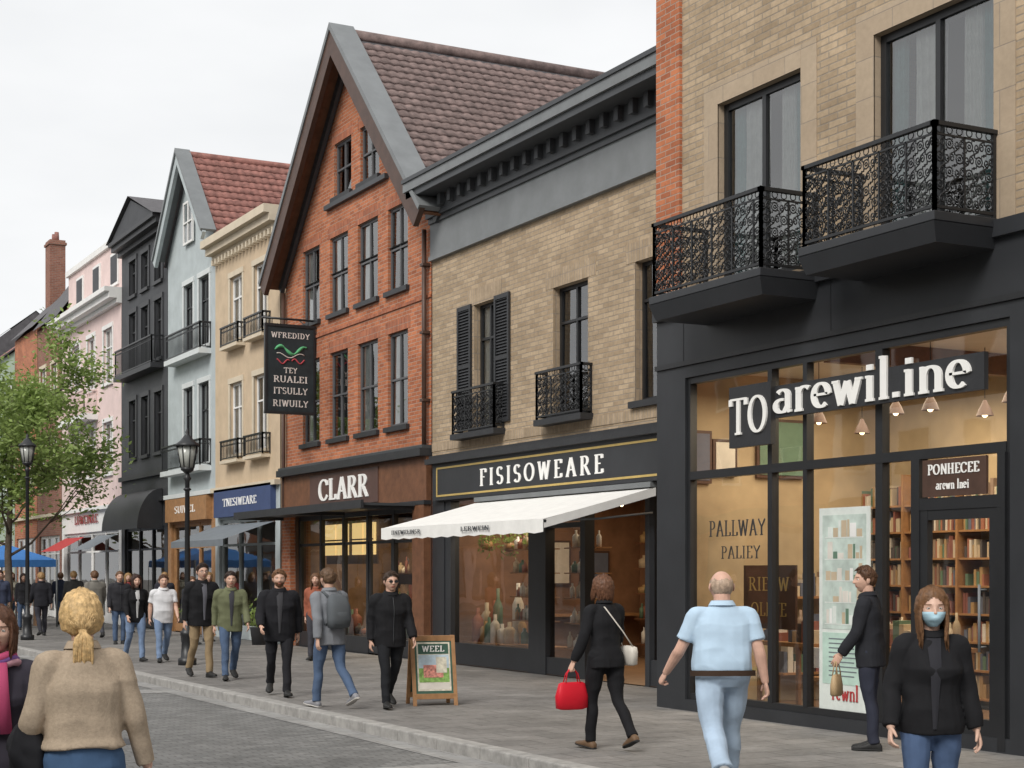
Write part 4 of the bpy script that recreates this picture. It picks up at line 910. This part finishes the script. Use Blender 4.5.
    h.obj('hair',parent)
def person(name,x,y,H,hd,**sp):
    d=dict(fem=False,skin=(.58,.36,.27),hair=(.05,.03,.02),style='short',top=(.03,.03,.03),pants=(.05,.07,.13),shoes=(.03,.03,.03),denim=True,kind='jacket',walk=18,lead=1,lean=3,fat=0,headyaw=0,headpitch=0,arms=None,z=0,far=False,sleeve='long',shirt=None,near=False,coat=.80,wid=1)
    d.update(sp); sp=d; fem=sp['fem']; far=sp['far']
    E=empty(name,(x,y,sp['z'])); E.rotation_euler=(0,0,-radians(hd)); s=H/1.75; E.scale=(s*sp['wid'],s*(1+(sp['wid']-1)*.5),s)
    lean=radians(sp['lean']); U=V((0,sin(lean),cos(lean))); F=V((0,cos(lean),-sin(lean))); R_=V((1,0,0))
    w=radians(sp['walk']); ld=sp['lead']
    legs={}; low=9
    hx=.085
    for sd in (-1,1):
        fr=(sd==ld)
        fl=w if fr else -w*.85; kn=radians(6)+w*.15 if fr else radians(10)+w*1.25
        if sp['walk']<5: fl=radians(2*sd); kn=radians(4)
        fp=-w*.5 if fr else w*1.5
        if sp['walk']<5: fp=0
        hip=V((sd*hx,0,.93)); ab=.03*sd
        kp=hip+V((ab*.42,sin(fl),-cos(fl)))*.43; ak=kp+V((-ab*.2,sin(fl-kn),-cos(fl-kn)))*.415
        ff=V((sd*.12,cos(fp),-sin(fp))).normalized(); fu=V((0,sin(fp),cos(fp)))
        for q in (-.06,.14,.19):
            pz=(ak+ff*q-fu*.085).z + (.0 if q<.15 else .012); low=min(low,pz)
        legs[sd]=(hip,kp,ak,ff,fu)
    off=V((0,0,-low)); P0=V((0,0,.93))+off
    T=lambda xx,yy,zz:P0+R_*xx+F*yy+U*(zz-.93)
    for sd in legs:
        a,b,c,f_,u_=legs[sd]; legs[sd]=(a+off,b+off,c+off,f_,u_)
    pm=cm_(sp['pants'],.85,'denim' if sp['denim'] else 'cloth'); mb=MB(); wide=sp.get('wide',0)
    n=18
    def ring(z,rx,ry,yo=0,ex=.85):
        o=[]
        for j in range(n):
            a=2*pi*j/n; ca,sa=cos(a),sin(a); o.append(T(rx*math.copysign(abs(ca)**ex,ca),yo+ry*math.copysign(abs(sa)**ex,sa),z))
        return o
    hw=.012 if fem else 0; ft=sp['fat']
    mb.loft([ring(.84,.12+hw,.09,-.01),ring(.90,.165+hw+ft*.02,.115+ft*.02,-.015),ring(.98,.165+hw+ft*.03,.115+ft*.04,-.01),ring(1.04,.145+ft*.04,.105+ft*.06,0)],pm)
    for sd in legs:
        a,b,c,f_,u_=legs[sd]; e=.012*wide
        mid=(a+b)/2+V((sd*.004,.01,0)); cf=b.lerp(c,.35)+V((0,-.012,0))
        limb(mb,[a+V((0,-.005,.03)),mid,b+V((0,.004,0)),cf,b.lerp(c,.8),c+V((0,-.008,-.015))],[.097+hw*.6+ft*.01,.082+hw*.4+e,.060+e,.060+e,.052+e*1.3,.054+e*1.6],pm,cap=False)
    o=mb.obj('trousers',E); remesh(o,.018 if far else .010,.016,4)
    sh=cm_(sp['shoes'],.5,'cloth'); so=cm_((.5,.48,.45) if sp.get('sole') else (.03,.03,.03),.7,'cloth'); mb=MB()
    for sd in legs:
        a,b,c,ff,fu=legs[sd]; rt=ff.cross(fu).normalized()
        def sr(q,wd,ht,bot):
            ctr=c+ff*q-fu*.085; o=[]
            for j in range(12):
                an=2*pi*j/12; xx=wd*cos(an); zz=bot+(ht-bot)*(.5+.5*sin(an)) if sin(an)>0 else bot+(ht-bot)*.5*(1+max(-1,sin(an)*1.5)); o.append(ctr+rt*xx+fu*zz)
            return o
        prof=[(-.075,.018,.045),(-.065,.032,.07),(-.03,.036,.10),(.02,.036,.105),(.07,.041,.075),(.12,.047,.056),(.17,.042,.045),(.20,.026,.036),(.21,.01,.025)]
        mb.loft([sr(q,w_,h_,.004) for q,w_,h_ in prof],sh); mb.loft([sr(q*1.02,w_*1.08,.022,0) for q,w_,h_ in prof],so)
    mb.obj('shoes',E)
    tm=cm_(sp['top'],.85,'knit' if sp['kind']=='knit' else 'cloth'); mb=MB(); jk=.010 if sp['kind'] in('jacket','knit') else .003
    hem=sp['coat']
    if fem: prof=[(.80,.165,.12,-.005),(.92,.172,.122,-.005),(1.05,.138,.104,0),(1.17,.142,.11,.006),(1.27,.155,.13,.014),(1.35,.160,.108,.004),(1.41,.15,.09,-.005),(1.455,.095,.07,-.01),(1.495,.058,.056,-.008)]
    else: prof=[(.78,.17,.122,0),(.92,.172,.126,0),(1.05,.16,.12,0),(1.17,.17,.123,.003),(1.28,.185,.128,.006),(1.37,.193,.112,0),(1.425,.17,.092,-.008),(1.465,.105,.075,-.012),(1.505,.066,.062,-.008)]
    zs_=[p[0] for p in prof]; prof=[(hem,)+tuple(lerp(hem,zs_,[p[q] for p in prof]) for q in (1,2,3))]+[p for p in prof if p[0]>hem+.03]
    if hem>.97: prof[0]=(hem,prof[0][1]+.012,prof[0][2]+.012,prof[0][3])
    if sp.get('loose'): prof=[(z,rx+sp['loose']*(.9 if z<1.3 else .2),ry+sp['loose']*(.8 if z<1.3 else .2),yo) for z,rx,ry,yo in prof]
    rs=[]
    for z,rx,ry,yo in prof:
        b=ft*math.exp(-((z-1.05)/.14)**2); rs.append(ring(z,rx+jk+b*.05,ry+jk+b*.07,yo+b*.03,.8 if z<1.4 else .95))
    mb.loft(rs,tm)
    sx=.150 if fem else .172; sz=1.405; hands=[]; arms=sp['arms'] or {}
    sk=cm_(sp['skin'],.5,'skin'); skm=MB()
    for sd in (-1,1):
        fa,ab,el,ib=arms.get(sd,( (-ld*sd)*sp['walk']*1.1, 9, 14+max(0,(-ld*sd))*sp['walk']*.8, 4))
        fa,ab,el,ib=[radians(q) for q in (fa,ab,el,ib)]
        S0=T(sd*sx,-.005,sz); S00=T(sd*.08,-.008,1.43)
        du=(R_*sd*sin(ab)+F*sin(fa)*cos(ab)-U*cos(fa)*cos(ab)).normalized(); El=S0+du*.285
        df=(R_*sd*(sin(ab)-sin(ib)*1.5)+F*sin(fa+el)-U*cos(fa+el)).normalized(); Wr=El+df*.25
        k=jk+(.004 if not fem else -.003)+sp.get('loose',0)*.3
        if sp['sleeve']=='long':
            limb(mb,[S00,S0,S0.lerp(El,.5),El-df*.004,El.lerp(Wr,.35),Wr.lerp(El,.03)],[.05,.060+k,.051+k,.044+k,.041+k,.034+k],tm,cap=False)
        else:
            limb(mb,[S00,S0,S0.lerp(El,.35),S0.lerp(El,.72)],[.05,.058+k,.056+k,.056+k],tm,cap=False)
        limb(skm,[S0.lerp(El,.4),El,El.lerp(Wr,.3),Wr],[.045,.040,.040,.026],sk)
        hdv=df; pn=(-R_*sd); pn=(pn-hdv*pn.dot(hdv)).normalized(); th=F-hdv*F.dot(hdv); th=(th-pn*th.dot(pn)).normalized()
        limb(skm,[Wr,Wr+hdv*.035,Wr+hdv*.085],[.024,.036,.038],sk,flat=.42,ref=th,k=3)
        curl=sp.get('curl',{}).get(sd,22)
        for fo,L,cr in ((.029,.070,.9),(.0095,.078,1.),(-.0105,.073,1.1),(-.029,.058,1.25)):
            p=Wr+hdv*(.082-abs(fo)*.12)+th*fo; pts=[p-hdv*.01,p]; ang=0
            for ss,ga in ((.42,.5),(.33,1.0),(.25,.7)):
                ang+=radians(curl)*ga*cr; dd=hdv*cos(ang)+pn*sin(ang)+th*fo*.8; p=p+dd*(L*ss); pts.append(p)
            limb(skm,pts,[.0095,.0095,.0088,.008,.0068],sk,k=2,n=8)
        p=Wr+hdv*.022+th*.024+pn*.004; dt=(hdv*.72+th*.55+pn*.35).normalized(); d2=(hdv*.9+th*.25+pn*.4).normalized()
        limb(skm,[p-dt*.012,p+dt*.03,p+dt*.03+d2*.034],[.013,.0115,.008],sk,k=3,n=8)
        hands.append((sd,Wr+hdv*.085+pn*.015,El,Wr,S0))
    o=mb.obj({'jacket':'jacket','knit':'sweater'}.get(sp['kind'],'shirt'),E); remesh(o,.017 if far else .009,.02 if sp['kind']!='shirt' else .018,4)
    hy=radians(sp['headyaw']); hp=radians(sp['headpitch'])
    Hc=T(0,.018,1.634)
    limb(skm,[T(0,-.012,1.42),T(0,-.006,1.50),Hc+V((0,-.022,-.06))],[.062,.052 if fem else .058,.052 if fem else .057],sk)
    o=skm.obj('skin',E); remesh(o,.012 if far else (.0035 if sp['near'] else .006),0,3)
    HM=Matrix.Rotation(-hy,3,'Z')@Matrix.Rotation(-hp,3,'X'); hsc=1.05; fn=lambda p:Hc+HM@(V(p)*hsc)
    make_head(sp,fn,E,not far)
    mb=MB(); cc=cm_(sp.get('collar',sp['top']),.85,'cloth')
    rr=.066 if not fem else .06
    R1=[]
    for i,(zz,k) in enumerate(((1.475,1.22),(1.50,1.12),(1.525,1.08),(1.515,1.2),(1.485,1.42))):
        R1.append([T(rr*k*cos(a),-.008+rr*k*sin(a)*(1.0)+(.012 if sin(a)>0 else 0),zz-.022*(sin(a)>0)*sin(a)) for a in [2*pi*j/20 for j in range(20)]])
    mb.grid(R1,cc,closed=True)
    fy=lambda z: lerp(z,[p[0] for p in prof],[p[2]+p[3] for p in prof])+ft*.10*math.exp(-((z-1.05)/.14)**2)
    if sp['shirt']:
        shm=cm_(sp['shirt'],.85,'cloth'); n_=7; rows=[]
        for i in range(n_+1):
            zz=1.46-(1.46-.9)*i/n_; hw_=.012+.03*(1-i/n_)
            rows.append([T(-hw_+2*hw_*j/4,fy(zz)+jk+.013-.004*abs(j-2),zz) for j in range(5)])
        mb.grid(rows,shm)
    elif sp['kind']=='jacket':
        mb.tube([T(0,fy(z)+jk+.008,z) for z in [1.44-.6*i/10 for i in range(11)]],.004,M['zincd'],5)
    if sp.get('belt'):
        mb.grid([ring(zz,prof[0][1]+ft*.05+.012,prof[0][2]+ft*.07+.012,0.01*ft,.8) for zz in (hem-.035,hem+.008)],cm_(sp['belt']),closed=True)
    mb.obj('collar',E)
    if sp.get('backpack'):
        b=MB(); bm=cm_(sp['backpack'],.8,'cloth')
        R=[]
        for z,wx,dy in ((1.0,.05,.04),(1.02,.13,.11),(1.12,.145,.14),(1.28,.14,.13),(1.4,.115,.09),(1.44,.05,.04)):
            R.append([T(wx*math.copysign(abs(cos(a))**.6,cos(a)),-.135-dy*.5+dy*.6*math.copysign(abs(sin(a))**.6,sin(a)),z) for a in [2*pi*j/16 for j in range(16)]])
        b.loft(R,bm); R=[]
        for z,wx,dy in ((1.04,.04,.02),(1.06,.1,.05),(1.2,.1,.055),(1.24,.04,.02)): R.append([T(wx*cos(a),-.245-dy*.3+dy*.5*sin(a),z) for a in [2*pi*j/12 for j in range(12)]])
        b.loft(R,bm)
        for sd in (-1,1): b.tube([T(sd*.09,-.13,1.4),T(sd*.11,-.05,1.475),T(sd*.115,.07,1.42),T(sd*.13,.14,1.28),T(sd*.15,.08,1.12),T(sd*.12,-.12,1.06)],.016,bm,6)
        b.obj('backpack',E)
    if sp.get('bag'):
        sd,c,sz_=sp['bag']; h=[q for q in hands if q[0]==sd][0]; b=MB(); bm=cm_(c,.45,'cloth'); p=h[1]
        R=[]
        for z,kx,ky in ((-.13-sz_,.5,.7),(-.115-sz_,.62,1.),(-.13-sz_*.5,.6,1.05),(-.14,.42,.85),(-.125,.2,.7)):
            R.append([p+V((sz_*.62*ky*math.copysign(abs(sin(a))**.6,sin(a)),sz_*.35*kx*math.copysign(abs(cos(a))**.7,cos(a)),z)) for a in [2*pi*j/20 for j in range(20)]])
        b.loft(R,bm)
        for xo in (-.012,.012): b.tube([p+V((-sz_*.3,xo*2,-.135)),p+V((-sz_*.22,xo,-.04)),p+V((-.03,xo*.3,.0)),p+V((.03,xo*.3,.0)),p+V((sz_*.22,xo,-.04)),p+V((sz_*.3,xo*2,-.135))],.006,bm,6)
        b.obj('handbag',E)
    if sp.get('sbag'):
        sd,c=sp['sbag']; b=MB(); bm=cm_(c,.6,'cloth'); p=T(sd*.23,-.05,.95); R=[]
        for z,k in ((-.1,.6),(-.085,1.),(.04,1.05),(.085,.95),(.1,.5)): R.append([p+V((.045*k*math.copysign(abs(cos(a))**.6,cos(a)),.12*k*math.copysign(abs(sin(a))**.5,sin(a)),z)) for a in [2*pi*j/18 for j in range(18)]])
        b.loft(R,bm); b.tube([p+V((0,.09,.08)),T(sd*.19,.10,1.2),T(sd*.06,.14,1.36),T(-sd*.03,.07,1.475),T(-sd*.05,-.09,1.44),T(sd*.1,-.155,1.2),p+V((0,-.09,.08))],.007,bm,5)
        b.obj('shoulder_bag',E)
    if sp.get('scarf'):
        b=MB()
        for i,c in enumerate(sp['scarf']):
            cmx=cm_(c); b.tube([T((.075+.012*i)*cos(a),-.0+.07*sin(a)+.03*(sin(a)>0),1.50-.02*i+.01*sin(3*a)) for a in [2*pi*j/16 for j in range(17)]],.024,cmx,7)
            b.tube([T(-.03+.045*i,.12,1.47),T(-.04+.045*i,.15,1.3),T(-.05+.05*i,.14,1.08)],[.03,.035,.04],cmx,7,flat=.5)
        b.obj('scarf',E)
    if sp.get('coatarm'):
        sd,c=sp['coatarm']; h=[q for q in hands if q[0]==sd][0]; b=MB(); m_=(h[2]+h[3])/2
        b.ball(m_+V((0,0,-.13)),.10,.14,.25,cm_(c),18,14,.35,3.); o=b.obj('folded_coat',E); remesh(o,.012,.05,2)
    return E
J1=(.08,.12,.2); J2=(.18,.25,.38)
person('blonde_woman',1.80,7.85,1.74,0,fem=True,hair=(.62,.42,.2),style='pony',len=.10,top=(.42,.335,.25),kind='knit',loose=.022,pants=(.07,.13,.24),near=True,z=-.12,walk=14,lead=-1,fat=.2,arms={1:(-4,17,14,0),-1:(8,15,50,12)},coatarm=(-1,(.015,.015,.018)),coat=1.0,headyaw=8,skin=(.6,.38,.29),wid=1.05)
person('woman_with_scarf',1.56,8.68,1.64,200,fem=True,hair=(.10,.045,.025),style='long',len=.15,top=(.05,.045,.06),near=True,z=-.12,walk=8,scarf=[(.5,.08,.18),(.2,.1,.3),(.55,.3,.35)],skin=(.6,.38,.29))
person('bald_man',7.32,10.3,1.75,24,hair=(.42,.31,.23),style='balding',top=(.46,.60,.74),kind='shirt',loose=.012,sleeve='short',pants=(.38,.48,.60),near=True,walk=21,lead=1,fat=.6,coat=.97,belt=(.05,.03,.02),arms={-1:(12,22,26,2),1:(-8,14,16,2)},curl={-1:55,1:30},skin=(.62,.38,.29),headyaw=-4,shoes=(.3,.3,.3),wide=1,wid=1.16)
person('woman_with_face_mask',6.93,7.55,1.73,212,z=-.12,fem=True,hair=(.15,.075,.035),style='long',len=.24,top=(.014,.014,.016),pants=(.07,.11,.2),near=True,walk=10,lead=1,mask=True,fat=.2,loose=.015,arms={1:(6,17,20,8),-1:(-2,14,12,2)},coat=.86,skin=(.6,.39,.3),curl={1:35,-1:25},shirt=(.03,.03,.036),wid=1.05)
person('man_in_dark_jacket',10.3,12.05,1.76,-35,hair=(.09,.045,.025),style='short',top=(.022,.023,.028),pants=(.03,.033,.05),denim=False,walk=4,near=True,headyaw=-30,arms={-1:(16,8,22,5),1:(2,8,10,2)},bag=(-1,(.42,.3,.17),.2),lean=3)
person('woman_with_red_bag',8.05,13.27,1.68,-2,fem=True,hair=(.12,.055,.03),style='long',len=.12,top=(.014,.014,.016),pants=(.013,.013,.015),denim=False,walk=13,lead=-1,near=True,shoes=(.16,.10,.06),bag=(-1,(.6,.015,.03),.27),sbag=(1,(.62,.58,.52)),arms={-1:(4,17,14,0),1:(14,9,40,4)},curl={-1:85,1:30},coat=.83,headyaw=-15,wid=1.06)
person('man_in_black_jacket',8.1,18.6,1.72,186,hair=(.05,.03,.02),top=(.014,.014,.016),pants=(.016,.017,.02),denim=False,walk=14,lead=1,glasses=2,arms={-1:(14,9,20,4),1:(-10,9,16,4)},loose=.012,wid=1.08)
person('man_with_backpack',7.45,19.0,1.76,-12,hair=(.12,.07,.04),top=(.2,.21,.23),pants=J1,walk=15,lead=-1,backpack=(.1,.11,.12),shoes=(.25,.25,.27),sole=1,wid=1.1)
person('man_in_black_coat',7.5,21.05,1.75,196,hair=(.16,.08,.04),top=(.015,.015,.018),pants=(.02,.02,.024),denim=False,walk=15,lead=-1,beard=1,shirt=(.05,.05,.055),coat=.78,fat=.2,loose=.015,wid=1.1,arms={-1:(-12,12,10,6),1:(20,14,34,10)})
person('man_in_olive_jacket',7.95,24.6,1.72,190,hair=(.04,.025,.02),top=(.14,.15,.085),pants=J1,walk=13,lead=1,shirt=(.05,.05,.06),wid=1.08)
person('tall_man_in_black_jacket',7.75,25.5,1.85,178,hair=(.035,.02,.015),top=(.014,.014,.016),pants=(.3,.22,.13),denim=False,walk=11,lead=-1,glasses=1,shirt=(.12,.12,.14),loose=.01,wid=1.06,arms={-1:(4,12,30,12),1:(-8,10,10,4)})
person('man_in_white_shirt',8.4,30.1,1.66,185,hair=(.1,.05,.03),top=(.66,.66,.68),pants=J2,kind='shirt',sleeve='short',walk=13,lead=1,fat=.4,wid=1.1)
person('woman_in_black_jacket',8.0,30.6,1.66,178,fem=True,hair=(.04,.02,.015),style='long',len=.16,top=(.014,.014,.016),pants=J2,walk=13,lead=-1,shirt=(.5,.5,.5),wid=1.1)
rr=random.Random(3)
far=[(11.9,38.6,1.7,188,True,(.45,.45,.47),(.2,.2,.22)),(9.6,38.2,1.72,184,False,(.03,.03,.035),J1),(9.9,41.9,1.74,2,False,(.18,.17,.15),(.06,.06,.07)),(9.4,48.8,1.66,180,True,(.03,.03,.035),J1),(9.0,44.2,1.7,6,False,(.02,.02,.025),(.04,.04,.05)),
(8.2,45.8,1.75,184,False,(.05,.06,.1),J1),(9.2,50.6,1.6,178,True,(.45,.12,.14),J1),(10.6,47.5,1.74,0,False,(.03,.03,.03),(.03,.03,.03)),(8.0,49.5,1.7,175,False,(.1,.1,.12),J1),(10.2,55.,1.7,170,True,(.4,.38,.3),J1),(11.3,52.5,1.7,5,False,(.04,.05,.08),J1),(11.6,45.2,1.68,185,True,(.3,.05,.05),(.03,.03,.04)),
(7.7,53.5,1.72,182,False,(.02,.02,.02),J1),(10.9,60.,1.75,180,False,(.08,.09,.1),J1),(9.9,63.,1.7,0,True,(.5,.5,.5),J1),(7.8,57.,1.7,0,False,(.03,.03,.05),J1),(11.2,29.3,1.68,200,True,(.3,.1,.06),(.05,.05,.06)),(11.9,42.5,1.7,180,False,(.03,.03,.04),J1),(11.,37.,1.6,184,True,(.03,.03,.035),(.03,.03,.03))]
for i,(x,y,h,hd,fe,tp,pn) in enumerate(far):
    person('pedestrian_woman' if fe else 'pedestrian_man',x,y,h,hd+rr.uniform(-14,14),fem=fe,top=tp,pants=pn,far=True,walk=rr.choice((10,14,3)),lead=rr.choice((-1,1)),wid=rr.uniform(1.04,1.16),style='long' if fe else 'short',len=.18,hair=rr.choice(((.04,.02,.015),(.12,.06,.03),(.3,.18,.08))))
# ============================================================ WORLD / LIGHT / CAMERA
wd=bpy.data.worlds.new('World'); scene.world=wd; wd.use_nodes=True; t=wd.node_tree; bg=t.nodes['Background']
sky=t.nodes.new('ShaderNodeTexSky'); sky.sky_type='NISHITA'; sky.sun_disc=False; sky.sun_elevation=radians(41); sky.sun_rotation=radians(237.5); sky.dust_density=4
hs=t.nodes.new('ShaderNodeHueSaturation'); hs.inputs['Saturation'].default_value=.25; t.links.new(sky.outputs[0],hs.inputs['Color'])
tc=t.nodes.new('ShaderNodeTexCoord'); mp=t.nodes.new('ShaderNodeMapping'); mp.inputs['Scale'].default_value=(1.2,1.2,3.5); t.links.new(tc.outputs['Generated'],mp.inputs[0])
no=t.nodes.new('ShaderNodeTexNoise'); no.inputs['Scale'].default_value=1.6; no.inputs['Detail'].default_value=5; t.links.new(mp.outputs[0],no.inputs['Vector'])
cr=t.nodes.new('ShaderNodeValToRGB'); cr.color_ramp.elements[0].position=.35; cr.color_ramp.elements[0].color=(6.9,7.05,7.2,1); cr.color_ramp.elements[1].position=.62; cr.color_ramp.elements[1].color=(8.6,8.65,8.7,1); t.links.new(no.outputs['Fac'],cr.inputs[0])
mx=t.nodes.new('ShaderNodeMix'); mx.data_type='RGBA'; mx.inputs[0].default_value=.92; t.links.new(hs.outputs[0],mx.inputs[6]); t.links.new(cr.outputs[0],mx.inputs[7]); t.links.new(mx.outputs[2],bg.inputs[0]); bg.inputs[1].default_value=.125
l=bpy.data.lights.new('sun','SUN'); l.energy=2.5; l.angle=radians(25); l.color=(1,.965,.91); o=bpy.data.objects.new('sun',l); COL.objects.link(o)
dirv=V((.66,.42,-.68)).normalized(); o.rotation_euler=dirv.to_track_quat('-Z','Y').to_euler(); o.location=(-10,-10,30)
cam=bpy.data.cameras.new('camera'); co=bpy.data.objects.new('camera',cam); COL.objects.link(co); co.location=(0,0,1.72); co.rotation_euler=(pi/2,0,-radians(27.896)); cam.lens=56.25; cam.sensor_width=36; cam.shift_y=.1836; cam.clip_end=1000; cam.clip_start=.1
scene.camera=co
scene.view_settings.view_transform='Standard'; scene.view_settings.look='None'; scene.view_settings.exposure=0
